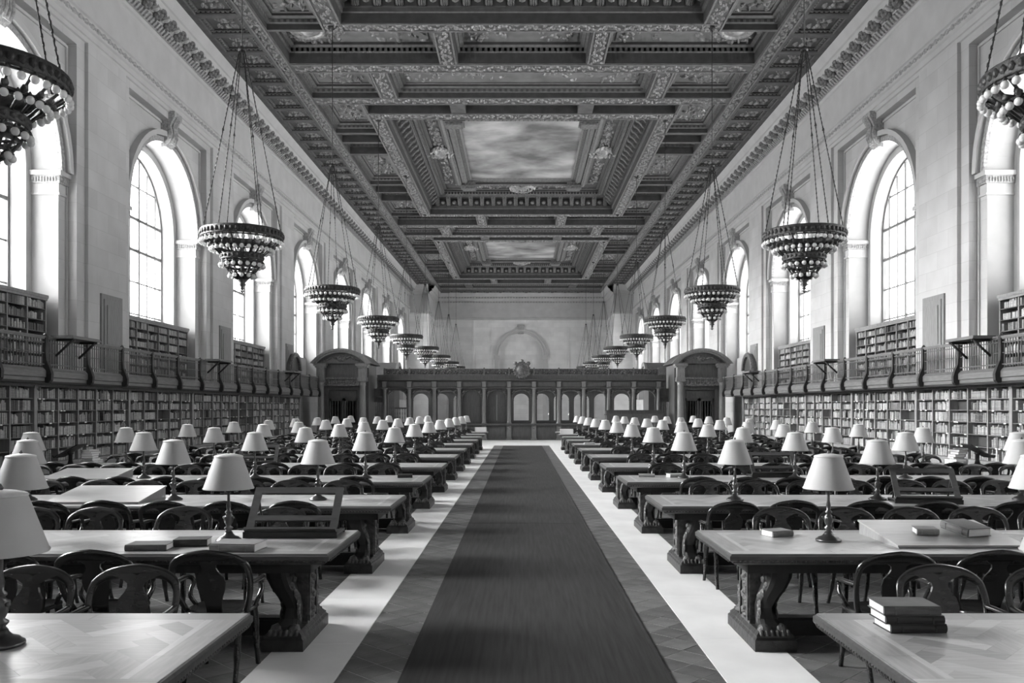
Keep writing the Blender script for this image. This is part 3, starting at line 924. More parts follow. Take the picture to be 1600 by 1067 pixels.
bands = []               # x0,x1,y0,y1 of the carved soffits
for b0 in BASES:
    for s in (-1, 1):
        coffer(*sorted((s * 5.95, s * 8.75)), b0 + .8, b0 + 3.45, 'row')
        coffer(*sorted((s * 3.1, s * 6.75)), b0 + 4.25, b0 + 5.35, 'narrow')
        coffer(*sorted((s * 3.1, s * 8.75)), b0 + 25.45, b0 + 28.15, 'panel')
        for (a, c, kd) in ((4.3, 8.0, 'side'), (8.25, 9.4, 'narrow'), (9.65, 11.3, 'narrow'), (11.6, 17.2, 'side'), (17.5, 19.0, 'narrow'), (19.3, 21.1, 'narrow'), (21.4, 25.3, 'side')):
            coffer(*sorted((s * 6.85, s * 8.75)), b0 + a, b0 + c, kd)
        bands += [(s * 6.12, s * 6.83, b0 + 5.4, b0 + 25.4), (s * 5.2, s * 5.9, b0 + .8, b0 + 3.45), (s * 2.45, s * 3.1, b0 + 25.45, b0 + 28.15)]
        ceil_parts.append(('corner_boss', oval_me, s * 7.75, b0 + 26.8))
    coffer(-5.15, 5.15, b0 + .8, b0 + 3.45, 'row')
    coffer(-2.45, 2.45, b0 + 4.25, b0 + 5.35, 'narrow')
    coffer(-2.4, 2.4, b0 + 25.45, b0 + 28.15, 'panel')
    bands += [(-8.7, 8.7, b0 + .02, b0 + .78), (-8.7, 8.7, b0 + 3.48, b0 + 4.2), (-6.7, 6.7, b0 + 5.38, b0 + 6.08), (-6.7, 6.7, b0 + 24.82, b0 + 25.42)]
    recess(0, b0 + (PY0 + PY1) / 2, PX, fhd, frame_me, 'painting_frame')
# soffit strip by the walls: small coffers
y = 12.0
while y < 88.5:
    for s in (-1, 1):
        coffer(*sorted((s * 9.4, s * 10.8)), y, y + 1.22, 'mutule')
    y += 1.47
for i in range(11):
    x = -8.085 + i * 1.47
    coffer(x, x + 1.22, 94.6, 96.0, 'mutule')
for s in (-1, 1):
    coffer(*sorted((s * 5.95, s * 8.75)), 89.0, 91.65, 'row')
coffer(-5.15, 5.15, 89.0, 91.65, 'row')
bands += [(-8.7, 8.7, 88.32, 88.95), (-8.7, 8.7, 92.0, 92.7)]
for s in (-1, 1):
    bands.append((s * 8.8, s * 9.28, 12.0, 94.0))
recesses += [(XE, 20, Y1, 200), (-20, -XE, Y1, 200)]

xs = sorted(set([-11.0, 11.0] + [round(v, 4) for r in recesses for v in r[:2] if -11 < v < 11]))
ys = sorted(set([Y0, YE] + [round(v, 4) for r in recesses for v in r[2:] if Y0 < v < YE]))
q = MB()
for j in range(len(ys) - 1):
    cy = (ys[j] + ys[j + 1]) / 2
    act = [r for r in recesses if r[2] < cy < r[3]]
    run = None
    for i in range(len(xs) - 1):
        cx = (xs[i] + xs[i + 1]) / 2
        solid = not any(r[0] < cx < r[1] for r in act)
        if solid and run is None: run = xs[i]
        if run is not None and (not solid or i == len(xs) - 2):
            e = xs[i + 1] if solid else xs[i]
            q.quad((run, ys[j], HC), (e, ys[j], HC), (e, ys[j + 1], HC), (run, ys[j + 1], HC))
            run = None
ceiling = ob('ceiling', (q, 'ceil_wood'), kind='structure', label='dark carved and coffered ceiling with painted sky panels')
for (name, me, x, y) in ceil_parts:
    z = HC + (.70 if name == 'corner_boss' else 0)
    ob(name, me, ceiling, (x, y, z))
for b0 in BASES:
    cy = b0 + (PY0 + PY1) / 2
    ob('painted_sky', sky_me, ceiling, (0, cy, HC))
    ob('frame_carving', frame_carving_me, ceiling, (0, cy, HC), kind='stuff')
    nx, ny = 16, 24
    for i in range(nx):
        x = -PX + .5 + i * (2 * PX - 1.0) / (nx - 1)
        ob('bracket', bracket_me, ceiling, (x, b0 + PY0 + .14, HC + 1.0))
        ob('bracket', bracket_me, ceiling, (x, b0 + PY1 - .14, HC + 1.0), math.pi)
        if i < nx - 1:
            x += (2 * PX - 1.0) / (nx - 1) / 2
            ob('rosette', boss_me, ceiling, (x, b0 + PY0 + .16, HC + 1.0))
            ob('rosette', boss_me, ceiling, (x, b0 + PY1 - .16, HC + 1.0), math.pi)
    for i in range(ny):
        y = b0 + PY0 + .5 + i * (PY1 - PY0 - 1.0) / (ny - 1)
        ob('bracket', bracket_me, ceiling, (-PX + .14, y, HC + 1.0), -math.pi / 2)
        ob('bracket', bracket_me, ceiling, (PX - .14, y, HC + 1.0), math.pi / 2)
    for (sx, sy) in ((-1, -1), (1, -1), (-1, 1), (1, 1)):
        ob('corner_block', block_me, ceiling, (sx * 3.3, cy + sy * (fhd - 3.35), HC))
    for s in (-1, 1):
        ob('cartouche', cart_me, ceiling, (s * 4.55, cy, HC + 1.34))
        ob('cartouche', cart_me, ceiling, (0, cy + s * (fhd - 1.85), HC + 1.34), math.pi / 2)
# carved scrollwork and fillets on the soffit bands
q = MB()
for (x0, x1, y0, y1) in bands:
    if x0 > x1: x0, x1 = x1, x0
    along_x = (x1 - x0) > (y1 - y0)
    L, wd = (x1 - x0, y1 - y0) if along_x else (y1 - y0, x1 - x0)
    a0, c0 = (x0, (y0 + y1) / 2) if along_x else (y0, (x0 + x1) / 2)
    if (y1 if not along_x else y0) < 24: continue
    pos = lambda t, o: (a0 + t, c0 + o, HC) if along_x else (c0 + o, a0 + t, HC)
    vec = lambda t, o: (t, o, 0) if along_x else (o, t, 0)
    t = .1
    k = 0
    while t < L - .05:
        if not along_x and a0 + t < 24: t += .14; continue
        ph = t / (wd * 1.5) * 2 * math.pi
        o = .24 * wd * math.sin(ph)
        sl = math.cos(ph) * .8
        n_ = math.hypot(1, sl)
        q.lump(pos(t, o), vec(.12 / n_, .12 * sl / n_), vec(-.05 * sl / n_, .05 / n_), (0, 0, -.07), 1, 5)
        q.lump(pos(t + R.uniform(-.07, .07), R.uniform(-.36, .36) * wd), vec(R.uniform(.03, .08), R.uniform(-.05, .05)), vec(R.uniform(-.03, .03), .04), (0, 0, -.05), 1, 5)
        if k % 2:
            q.lump(pos(t + R.uniform(-.05, .05), -o * 1.1 + R.uniform(-.06, .06)), vec(.07, .03), vec(-.03, .06), (0, 0, -.06), 1, 5)
        t += .15
        k += 1
    for sgn in (-1, 1):
        o = sgn * (wd / 2 - .035)
        if along_x: q.box(x0, x1, c0 + o - .03, c0 + o + .03, HC - .035, HC + .001, 0)
        else: q.box(c0 + o - .03, c0 + o + .03, max(y0, 20), y1, HC - .035, HC + .001, 0)
ob('carved_scrollwork', (q, ('ceil_fillet', 'gilt')), ceiling, kind='stuff')
# ------------------------------------------------------------------ reading tables
TL, TD, TH = 6.84, 1.217, 0.76
T_X = 1.445 + TL / 2                       # centre of a table from the room axis
T_Y = [3.76 + 2.94 * k for k in range(12)]
def rect(hx, hy, z): return [(-hx, -hy, z), (hx, -hy, z), (hx, hy, z), (-hx, hy, z)]
hx, hy = TL / 2, TD / 2
q = MB()
q.loft([rect(hx - .05, hy - .05, .675), rect(hx - .03, hy - .03, .69), rect(hx - .03, hy - .03, .70), rect(hx - .004, hy - .004, .708), rect(hx, hy, .716), rect(hx, hy, .742), rect(hx - .012, hy - .012, .752), rect(hx - .016, hy - .016, .7585)], 0)
top_me = q.mesh('tabletop', 'oak_edge')
q = MB()                                   # gadrooned edge
for sx in (-1, 1):
    for i in range(38):
        yy = -hy + .06 + i * (TD - .12) / 37
        q.mbox(Matrix.Translation((sx * (hx - .006), yy, .708)) @ Matrix.Rotation(sx * .5, 4, 'Y'), .016, .017, .022, 0)
for sy in (-1, 1):
    for i in range(200):
        xx = -hx + .06 + i * (TL - .12) / 199
        q.mbox(Matrix.Translation((xx, sy * (hy - .006), .708)) @ Matrix.Rotation(-sy * .5, 4, 'X'), .017, .016, .022, 0)
gad_me = q.mesh('edge_carving', 'oak_carved')
q = MB()
for sy in (-1, 1):
    q.box(-hx + .16, hx - .16, sy * (hy - .17), sy * (hy - .12), .60, .68)
for sx in (-1, 1):
    q.box(sx * (hx - .16), sx * (hx - .21), -hy + .12, hy - .12, .60, .68)
apron_me = q.mesh('apron', 'oak_dark_shaded')
q = MB(); q.box(-hx + .5, hx - .5, -.075, .075, .03, .15); q.box(-hx + .5, hx - .5, -.05, .05, .15, .165)
stretch_me = q.mesh('stretcher', 'oak_dark_shaded')
# trestle: base, double console, carved panel, paws
q = MB()
q.loft([rect(.155, .415, 0), rect(.155, .415, .085), rect(.14, .40, .10), rect(.14, .40, .115), rect(.115, .375, .14)], 0)
base_me = q.mesh('trestle_base', ('oak_base_shaded',))
def console(sy):
    q = MB()
    prof_c = []
    loops = []
    for (z, hx_, y0, y1, cx) in ((.135, .085, .16, .36, .0), (.17, .08, .17, .355, -.005), (.22, .065, .17, .315, -.025), (.30, .06, .165, .30, -.03), (.38, .065, .165, .325, -.005), (.46, .07, .165, .365, .03), (.54, .075, .16, .39, .055), (.60, .075, .15, .40, .06), (.64, .07, .15, .375, .055), (.66, .085, .14, .39, .05), (.685, .10, .14, .40, .05)):
        loops.append([(cx - hx_, sy * y0, z), (cx + hx_, sy * y0, z), (cx + hx_, sy * (y1 - .02), z), (cx + hx_ - .03, sy * y1, z), (cx - hx_ + .03, sy * y1, z), (cx - hx_, sy * (y1 - .02), z)])
        prof_c.append((z, cx, hx_))
    q.loft(loops, 0, False)
    for sx in (-1, 1):
        rr = random.Random(5)
        for i in range(16):
            z = .2 + i * .027
            _, cx, hx_ = min(prof_c, key=lambda p: abs(p[0] - z))
            q.lump((cx + sx * (hx_ - .004), sy * rr.uniform(.2, .3), z), (0, .03, .02), (0, -.012, .028), (sx * .02, 0, 0), 1, 5)
    return q.mesh('console', ('oak_dark_shaded', 'oak_carved'))
con_me = {sy: console(sy) for sy in (-1, 1)}
q = MB()
q.loft([[(-.12, -.13, .135), (.05, -.13, .135), (.05, .13, .135), (-.12, .13, .135)], [(-.12, -.13, .66), (.05, -.13, .66), (.05, .13, .66), (-.12, .13, .66)], [(-.135, -.145, .685), (.07, -.145, .685), (.07, .145, .685), (-.135, .145, .685)]], 0)
for sx in (-1,):
    q.box(sx * .11, sx * .135, -.12, -.095, .16, .66, 1); q.box(sx * .11, sx * .135, .095, .12, .16, .66, 1)
    rr = random.Random(3)
    for i in range(26):
        q.lump((sx * .12, .06 * math.sin(i * .9), .18 + i * .018), (0, .035, .012), (0, -.01, .022), (sx * .02, 0, 0), 1, 5)
panel_me = q.mesh('carved_panel', ('oak_carved', 'oak_carved'))
q = MB()
q.lump((0, 0, 0), (.065, 0, 0), (0, .075, 0), (0, 0, .08), 0, 10)
for dx in (-.038, 0, .038):
    q.lump((dx, -.05, 0), (.022, 0, 0), (0, .04, 0), (0, 0, .045), 0, 6)
paw_me = q.mesh('paw_foot', 'oak_carved')
# parquet
BORD = .15
PM = ('oak_a', 'oak_b', 'oak_c', 'oak_d')
def herring():
    """herringbone blocks laid at 45 degrees inside the border"""
    L, wd = .40, .10
    out = []
    X0, X1, Yb = -hx + BORD + .035, hx - BORD - .035, hy - BORD
    c45 = math.sqrt(.5)
    rot = lambda p: ((p[0] - p[1]) * c45, (p[0] + p[1]) * c45)
    nb = int(L / wd)
    for r in range(-60, 61):
        for k in range(-60, 61):
            # classic herringbone cell: one block along u, one along v, stepped by the block width
            u0, v0 = r * wd + k * 2 * L * .5 + 0, r * wd - k * 2 * L * .5
            for (a, b_, du, dv) in ((u0, v0, L, wd), (u0, v0 + wd, wd, L)):
                pl = [rot(p) for p in ((a, b_), (a + du, b_), (a + du, b_ + dv), (a, b_ + dv))]
                if max(p[0] for p in pl) < X0 or min(p[0] for p in pl) > X1 or max(p[1] for p in pl) < -Yb or min(p[1] for p in pl) > Yb: continue
                pl = clip_rect(pl, X0, X1, -Yb, Yb)
                if len(pl) >= 3: out.append(pl)
    return out
HB_P = herring()
borders = []                              # (polygon, material)
n = 9
for i in range(n):
    x0 = -hx + .018 + i * (TL - .036) / n; x1 = x0 + (TL - .036) / n
    for sy in (-1, 1):
        ya, yb = sy * (hy - .018), sy * (hy - BORD)
        borders.append(([(x0, ya), (x1, ya), (x1, yb), (x0, yb)], R.choice((0, 1, 2))))
for sx in (-1, 1):
    for i in range(3):
        ya = -hy + BORD + i * (TD - 2 * BORD) / 3; yb = ya + (TD - 2 * BORD) / 3
        xa, xb = sx * (hx - .018), sx * (hx - BORD)
        borders.append(([(xa, ya), (xb, ya), (xb, yb), (xa, yb)], 3))
        xa, xb = sx * (hx - BORD), sx * (hx - BORD - .035)
        borders.append(([(xa, ya), (xb, ya), (xb, yb), (xa, yb)], 4))
PM5 = PM + ('oak_inlay',)
q = MB()
rr = random.Random(2)
for pl in HB_P:
    q.add([(p[0], p[1], .76) for p in pl], [tuple(range(len(pl)))], rr.choice((0, 0, 1, 2, 3)))
for pl, mi in borders:
    q.add([(p[0], p[1], .76) for p in pl], [tuple(range(len(pl)))], mi)
parquet_me = q.mesh('parquet', PM5)
def plank_objects(parent, keep):
    q = MB()
    r2 = random.Random(8)
    for pl, mi in [(p, r2.choice((0, 0, 1, 2, 3))) for p in HB_P] + borders:
        cx = sum(p[0] for p in pl) / len(pl); cy = sum(p[1] for p in pl) / len(pl)
        if keep(cx):
            w_ = MB()
            sh = .997
            tp = [((p[0] - cx) * sh, (p[1] - cy) * sh, .0015) for p in pl]
            w_.loft([[(a, b_, -.004) for a, b_, c in tp], tp], 0, False, False, True)
            o = ob('plank', (w_, PM5[mi]), parent, (cx, cy, .7585))
        else:
            q.add([(p[0], p[1], .76) for p in pl], [tuple(range(len(pl)))], mi)
    ob('parquet', (q, PM5), parent, kind='stuff')
def make_table(s, k, y, label):
    t = thing('reading_table', (s * T_X, y, 0), label, 'table', 'long oak reading tables')
    tp = ob('tabletop', top_me, t)
    if k == 0 or (k == 1):
        plank_objects(tp, (lambda x, s=s, y=y: abs(s * T_X + x) < .62 * y + .4))
    else:
        ob('parquet', parquet_me, tp, kind='stuff')
    ob('edge_carving', gad_me, tp, kind='stuff')
    ob('apron', apron_me, t)
    ob('stretcher', stretch_me, t)
    for xx in (-hx + .39, 0, hx - .39):
        b_ = ob('trestle', base_me, t, (xx, 0, 0))
        if xx > .1: b_.scale = (-1, 1, 1)
        for sy in (-1, 1):
            ob('console', con_me[sy], b_)
            for sx in (-1, 1):
                ob('paw_foot', paw_me, b_, (sx * .06, sy * .325, .115), 0 if sy < 0 else math.pi)
        ob('carved_panel', panel_me, b_)
    return t
for s in (-1, 1):
    for k in range(12):
        make_table(s, k, T_Y[k], 'long oak reading table, %s row from the front, %s of the carpet' % (ORD[k + 1], SIDE[s]))
    for j, y in enumerate((66.0, 69.0)):
        make_table(s, 5, y, 'long oak reading table beyond the wooden screen, %s row there, %s side' % (ORD[j + 1], SIDE[s]))

# ------------------------------------------------------------------ lamps
q = MB(); q.lathe([(.0, 0), (.096, 0), (.10, .008), (.098, .016), (.082, .024), (.078, .032), (.05, .042), (.034, .060), (.03, .072)], 20); lamp_base = q.mesh('base', 'brass')
q = MB(); q.lathe([(.03, .07), (.020, .085), (.034, .10), (.034, .108), (.018, .12), (.032, .15), (.037, .175), (.030, .20), (.016, .215), (.028, .225), (.028, .232), (.014, .245), (.018, .28), (.011, .32), (.010, .56)], 14)
for a in range(4):
    q.ball((.04 * math.cos(a * 1.571), .04 * math.sin(a * 1.571), .185), .012, 6)
lamp_stem = q.mesh('stem', 'brass')
q = MB()
q.lathe([(.194, .415), (.106, .668)], 32, cap0=False, cap1=False)
q.lathe([(.190, .416), (.102, .668)], 32, cap0=False, cap1=False)
q.lathe([(.194, .413), (.197, .418), (.194, .424)], 32, cap0=False, cap1=False)
lamp_shade = q.mesh('lamp_shade', 'shade')
q = MB(); q.lathe([(.108, .662), (.112, .668), (.106, .676), (.06, .688), (.03, .692)], 28); lamp_cap = q.mesh('shade_cap', 'shade_cap')
q = MB(); q.lathe([(.008, .69), (.014, .70), (.006, .712), (.002, .72)], 10); lamp_fin = q.mesh('finial', 'brass')
q = MB()
for a in range(3):
    c_, s_ = math.cos(a * 2.094), math.sin(a * 2.094)
    q.tube([(0, 0, .56), (.1 * c_, .1 * s_, .655)], .004, 5)
lamp_spider = q.mesh('shade_carrier', 'brass')
def make_lamp(x, y, label, small=False):
    t = thing('table_lamp', (x, y, TH + .0005), label, 'lamp', 'shaded brass reading lamps', R.uniform(0, 6))
    ob('base', lamp_base, t); ob('stem', lamp_stem, t)
    sh = ob('lamp_shade', lamp_shade, t)
    if not small: ob('shade_cap', lamp_cap, sh); ob('finial', lamp_fin, t); ob('shade_carrier', lamp_spider, t)
LX = [2.375, 4.02, 5.67, 7.315]
for s in (-1, 1):
    for k in range(12):
        for j, x in enumerate(LX):
            if x > .62 * T_Y[k] + 1.0: continue
            make_lamp(s * x, T_Y[k] + (0 if k < 2 else R.uniform(-.04, .04)),
                      'pale cone-shaded brass lamp, %s from the carpet on the %s table row, %s side' % (ORD[j + 1], ORD[k + 1], SIDE[s]))
    for j, y in enumerate((66.0, 69.0)):
        make_lamp(s * 2.375, y, 'small pale lamp seen through the screen arches, %s row beyond, %s side' % (ORD[j + 1], SIDE[s]), True)
        make_lamp(s * 4.02, y, 'small pale lamp beyond the screen, outer one on the %s row, %s side' % (ORD[j + 1], SIDE[s]), True)

# ------------------------------------------------------------------ armchairs
ch = {}
q = MB()
def seat_ring(f, z):
    pts = []
    for j in range(20):
        a = 2 * math.pi * j / 20
        cx_, sy_ = math.cos(a), math.sin(a)
        x = .225 * f * math.copysign(abs(cx_) ** .6, cx_) * (1.0 if sy_ > 0 else .93)
        y = .215 * f * math.copysign(abs(sy_) ** .6, sy_)
        pts.append((x, y, z))
    return pts
q.loft([seat_ring(.8, .418), seat_ring(.97, .424), seat_ring(1.0, .438), seat_ring(.98, .452), seat_ring(.9, .455), seat_ring(.6, .447), seat_ring(.25, .443)], 0, True)
ch['seat'] = q.mesh('seat', 'chair_seat')
legs = []
for sx in (-1, 1):
    q = MB(); q.tube(catmull([(sx * .165, .15, .43), (sx * .172, .175, .30), (sx * .178, .18, .15), (sx * .185, .20, .0)], 3), [(.027, .027)] * 4 + [(.023, .023)] * 3 + [(.017, .017)] * 3, 7); legs.append(q)
    q = MB(); q.tube(catmull([(sx * .15, -.14, .43), (sx * .155, -.15, .32), (sx * .162, -.185, .16), (sx * .17, -.25, .0)], 3), [(.027, .027)] * 4 + [(.023, .023)] * 3 + [(.017, .017)] * 3, 7); legs.append(q)
ch['legs'] = [l.mesh('leg', 'chair_wood') for l in legs]
hoop = [(-.195, -.11, .445), (-.228, -.15, .53), (-.250, -.19, .63), (-.254, -.222, .715), (-.235, -.248, .785), (-.17, -.270, .828), (-.085, -.284, .845), (0, -.288, .850)]
hoop = hoop + [(-p[0], p[1], p[2]) for p in reversed(hoop[:-1])]
hp = catmull(hoop, 3)
nh = len(hp)
rad = []
for i, p in enumerate(hp):
    t = 1 - abs(i / (nh - 1) * 2 - 1)
    rad.append((.014 + .003 * t, .022 + .020 * max(0, (t - .45)) / .55))
q = MB(); q.tube(hp, rad, 8, 0, ref=(0, 1, .28))
hoop_q = q
ch['hoop'] = q.mesh('back_hoop', 'chair_wood')
q = MB()
lv = [(.44, .050), (.50, .052), (.56, .066), (.61, .085), (.655, .092), (.70, .084), (.735, .058), (.762, .046), (.785, .050), (.806, .08), (.824, .13), (.838, .17)]
fl, bl = [], []
loops = []
for (z, w_) in lv:
    yb = -.150 - (z - .44) * .33
    curve = .010
    loops.append([(-w_, yb + .009 + curve * (w_ / .1), z), (0, yb + .009, z), (w_, yb + .009 + curve * (w_ / .1), z), (w_, yb - .009 + curve * (w_ / .1), z), (0, yb - .009, z), (-w_, yb - .009 + curve * (w_ / .1), z)])
q.loft(loops, 0, False)
splat_q = q
ch['splat'] = q.mesh('splat', 'chair_wood')
arms, arm_qs = [], []
for sx in (-1, 1):
    q = MB()
    q.tube(catmull([(sx * .250, -.205, .655), (sx * .262, -.10, .652), (sx * .264, .02, .648), (sx * .252, .09, .635), (sx * .236, .105, .60), (sx * .246, .08, .555), (sx * .236, .045, .51), (sx * .20, .06, .45)], 3),
           [(.017, .02)] * 10 + [(.015, .017)] * 12, 7)
    arms.append(q.mesh('arm', 'chair_wood')); arm_qs.append(q)
ch['arms'] = arms
def make_chair(x, y, rz, label):
    t = thing('armchair', (x, y, 0), label, 'chair', 'dark wooden reading chairs', rz)
    ob('seat', ch['seat'], t)
    for l in ch['legs']: ob('leg', l, t)
    bk = ob('backrest', ch['hoop'], t); ob('splat', ch['splat'], bk)
    for a in ch['arms']: ob('arm', a, t)
seat_q = MB(); seat_q.loft([seat_ring(.97, .424), seat_ring(1.0, .438), seat_ring(.98, .452), seat_ring(.6, .447), seat_ring(.25, .443)], 0, True)
low = MB()
for part in [seat_q, hoop_q, splat_q] + arm_qs + legs: low.grow(part)

seats = []                                  # (distance, x, y, rz, side, row, near/far, seat number)
manual = {(1, 0, 1): [2.42, 3.03, 3.65], (1, 1, 0): [2.38, 3.10, 3.75, 4.4], (1, 1, 1): [2.36, 2.97, 3.58, 4.2, 4.82],
          (-1, 0, 1): [2.33, 2.94, 3.56], (-1, 1, 0): [2.11, 2.88, 3.5, 4.2], (-1, 1, 1): [2.30, 3.22, 4.02, 4.6],
          (1, 2, 0): [2.06, 2.70, 3.45, 4.1, 4.9, 5.5, 6.2]}
for s in (-1, 1):
    for k in range(12):
        for far in (0, 1):
            if k == 0 and far == 0: continue         # behind or beside the lens
            xs_ = manual.get((s, k, far)) or [2.36 + .626 * i + R.uniform(-.025, .025) for i in range(10)]
            for i, x in enumerate(xs_):
                if x > .63 * T_Y[k] + .9: continue
                yb = T_Y[k] + (hy + .35 if far else -hy - .29) + R.uniform(-.05, .06)
                rz = (math.pi if far else 0) + R.uniform(-.07, .07)
                seats.append((yb, s * x, yb, rz, s, k, far, i))
seats.sort(key=lambda a: a[0])
WHERE = {0: 'front', 1: 'far'}
others = MB()
for n_, (d_, x, y, rz, s, k, far, i) in enumerate(seats):
    if n_ < 296:
        make_chair(x, y, rz, 'dark armchair, %s from the carpet, %s side of table row %s, %s half' % (ORD[i + 1], WHERE[far], ['one', 'two', 'three', 'four', 'five', 'six', 'seven', 'eight', 'nine', 'ten', 'eleven', 'twelve'][k], SIDE[s]))
    else:
        others.grow(low, Matrix.Translation((x, y, 0)) @ Matrix.Rotation(rz, 4, 'Z'))
ob('distant_chairs', (others, 'chair_wood'), kind='stuff', label='distant dark armchairs crowded around the last table rows', cat='chair')
print('chairs', len(seats))
# ------------------------------------------------------------------ chandeliers
CH_X = 6.45
ZRIM = 5.86                                 # top of the upper rim
def tier_ring(q, r, z0, z1, t=.035, n=40, mi=0):
    q.lathe([(r, z0), (r + .015, z0 + .02), (r, (z0 + z1) / 2), (r + .02, z1 - .02), (r, z1), (r - t, z1), (r - t, z0), (r, z0)], n, mi=mi, cap0=False, cap1=False)
q = MB()
tier_ring(q, .90, -.19, 0.0)
for i in range(48):
    a = 2 * math.pi * i / 48
    q.lump((.905 * math.cos(a), .905 * math.sin(a), -.10), (-.05 * math.sin(a), .05 * math.cos(a), 0), (0, 0, .07), (.04 * math.cos(a), .04 * math.sin(a), 0), 0, 5)
rim_me = q.mesh('upper_rim', 'bronze_rim')
q = MB(); tier_ring(q, .46, -.68, -.54, .03, 30)
for i in range(26):
    a = 2 * math.pi * i / 26
    q.lump((.465 * math.cos(a), .465 * math.sin(a), -.61), (-.045 * math.sin(a), .045 * math.cos(a), 0), (0, 0, .05), (.03 * math.cos(a), .03 * math.sin(a), 0), 0, 5)
drum_me = q.mesh('drum', 'bronze_rim')
TIERS = [(.90, -.285, 37), (.68, -.45, 28), (.475, -.80, 19), (.28, -1.04, 11)]
def carrier(r, z, n):
    q = MB()
    tier_ring(q, r - .01, z + .055, z + .085, .02, 40)
    for i in range(n):
        a = 2 * math.pi * i / n
        q.lathe([(.022, .03), (.03, .055), (.016, .085), (.006, .10)], 6, (r * math.cos(a), r * math.sin(a), z))
    return q.mesh('globe_ring', 'bronze')
car_mes = [carrier(*t) for t in TIERS]
q = MB()                                     # openwork basket between the tiers
for i in range(20):
    a = 2 * math.pi * i / 20
    c_, s_ = math.cos(a), math.sin(a)
    q.tube([(.87 * c_, .87 * s_, -.18), (.74 * c_, .74 * s_, -.30), (.62 * c_, .62 * s_, -.40), (.47 * c_, .47 * s_, -.55)], .02, 5)
    q.lump((.70 * c_, .70 * s_, -.34), (-.05 * s_, .05 * c_, 0), (.05 * c_, .05 * s_, .04), (.03 * c_, .03 * s_, -.05), 0, 5)
for i in range(14):
    a = 2 * math.pi * i / 14
    c_, s_ = math.cos(a), math.sin(a)
    q.tube([(.44 * c_, .44 * s_, -.67), (.38 * c_, .38 * s_, -.82), (.26 * c_, .26 * s_, -.98), (.10 * c_, .10 * s_, -1.12)], .018, 5)
for (r, z0, z1) in ((.60, -.42, -.36), (.36, -.86, -.80), (.20, -1.06, -1.0)):
    tier_ring(q, r, z0, z1, .03, 24)
basket_me = q.mesh('openwork_basket', 'bronze')
q = MB(); q.lathe([(.02, -.5), (.05, -.7), (.03, -.9), (.10, -1.08), (.12, -1.13), (.06, -1.19), (.085, -1.23), (.03, -1.29), (.05, -1.32), (.012, -1.36), (.03, -1.385), (.004, -1.43)], 12)
q.box(-.055, .055, -.012, .012, -1.392, -1.368); q.box(-.012, .012, -.055, .055, -1.392, -1.368)
fin_me = q.mesh('finial', 'bronze')
q = MB(); q.ball((0, 0, 0), .05, 10); globe_me = q.mesh('globe', 'globe_glass')
globes_me = []
for (r, z, n) in TIERS:
    q = MB()
    for i in range(n):
        a = 2 * math.pi * i / n
        q.ball((r * math.cos(a), r * math.sin(a), z), .05, 8)
    globes_me.append(q.mesh('globe_tier', 'globe_glass'))
HOOK = 10.02 - ZRIM
chain_mes = []
for i in range(6):
    a = 2 * math.pi * i / 6 + .3
    q = MB()
    p0, p1 = Vector((.86 * math.cos(a), .86 * math.sin(a), -.02)), Vector((.05 * math.cos(a), .05 * math.sin(a), HOOK))
    q.tube([p0, p1], .010, 5)
    for j in range(40):
        q.lump(p0.lerp(p1, (j + .5) / 40), (.018, 0, 0), (0, .018, 0), (0, 0, .06), 0, 4)
    q.lump(p0.lerp(p1, .55), (.03, 0, 0), (0, .03, 0), (0, 0, .07), 0, 6)
    chain_mes.append(q.mesh('chain', 'chain'))
q = MB(); q.tube([(0, 0, HOOK), (0, 0, HC - ZRIM)], .014, 6); q.lathe([(.02, HOOK - .06), (.09, HOOK - .02), (.09, HOOK + .02), (.03, HOOK + .08)], 12)
q.lathe([(.02, HC - ZRIM - .14), (.07, HC - ZRIM - .1), (.16, HC - ZRIM)], 12)
rod_me = q.mesh('rod', 'chain')
n_c = 0
for s in (-1, 1):
    for k in range(-1, 8):
        y = win_y(k)
        if k == 7: y -= .8
        t = thing('chandelier', (s * CH_X, y, ZRIM), 'tiered bronze chandelier of round globes, %s from the front, %s row' % (ORD[k + 2], SIDE[s]), 'chandelier', 'bronze globe chandeliers')
        t.rotation_euler[2] = R.uniform(0, 6)
        ob('upper_rim', rim_me, t); ob('drum', drum_me, t); ob('openwork_basket', basket_me, t); ob('finial', fin_me, t); ob('rod', rod_me, t)
        for me in chain_mes: ob('chain', me, t)
        for j, (r, z, n) in enumerate(TIERS):
            rg = ob('globe_ring', car_mes[j], t)
            if k <= 0:
                for i in range(n):
                    a = 2 * math.pi * i / n
                    ob('globe', globe_me, rg, (r * math.cos(a), r * math.sin(a), z))
            else:
                ob('globe_tier', globes_me[j], rg, kind='stuff')

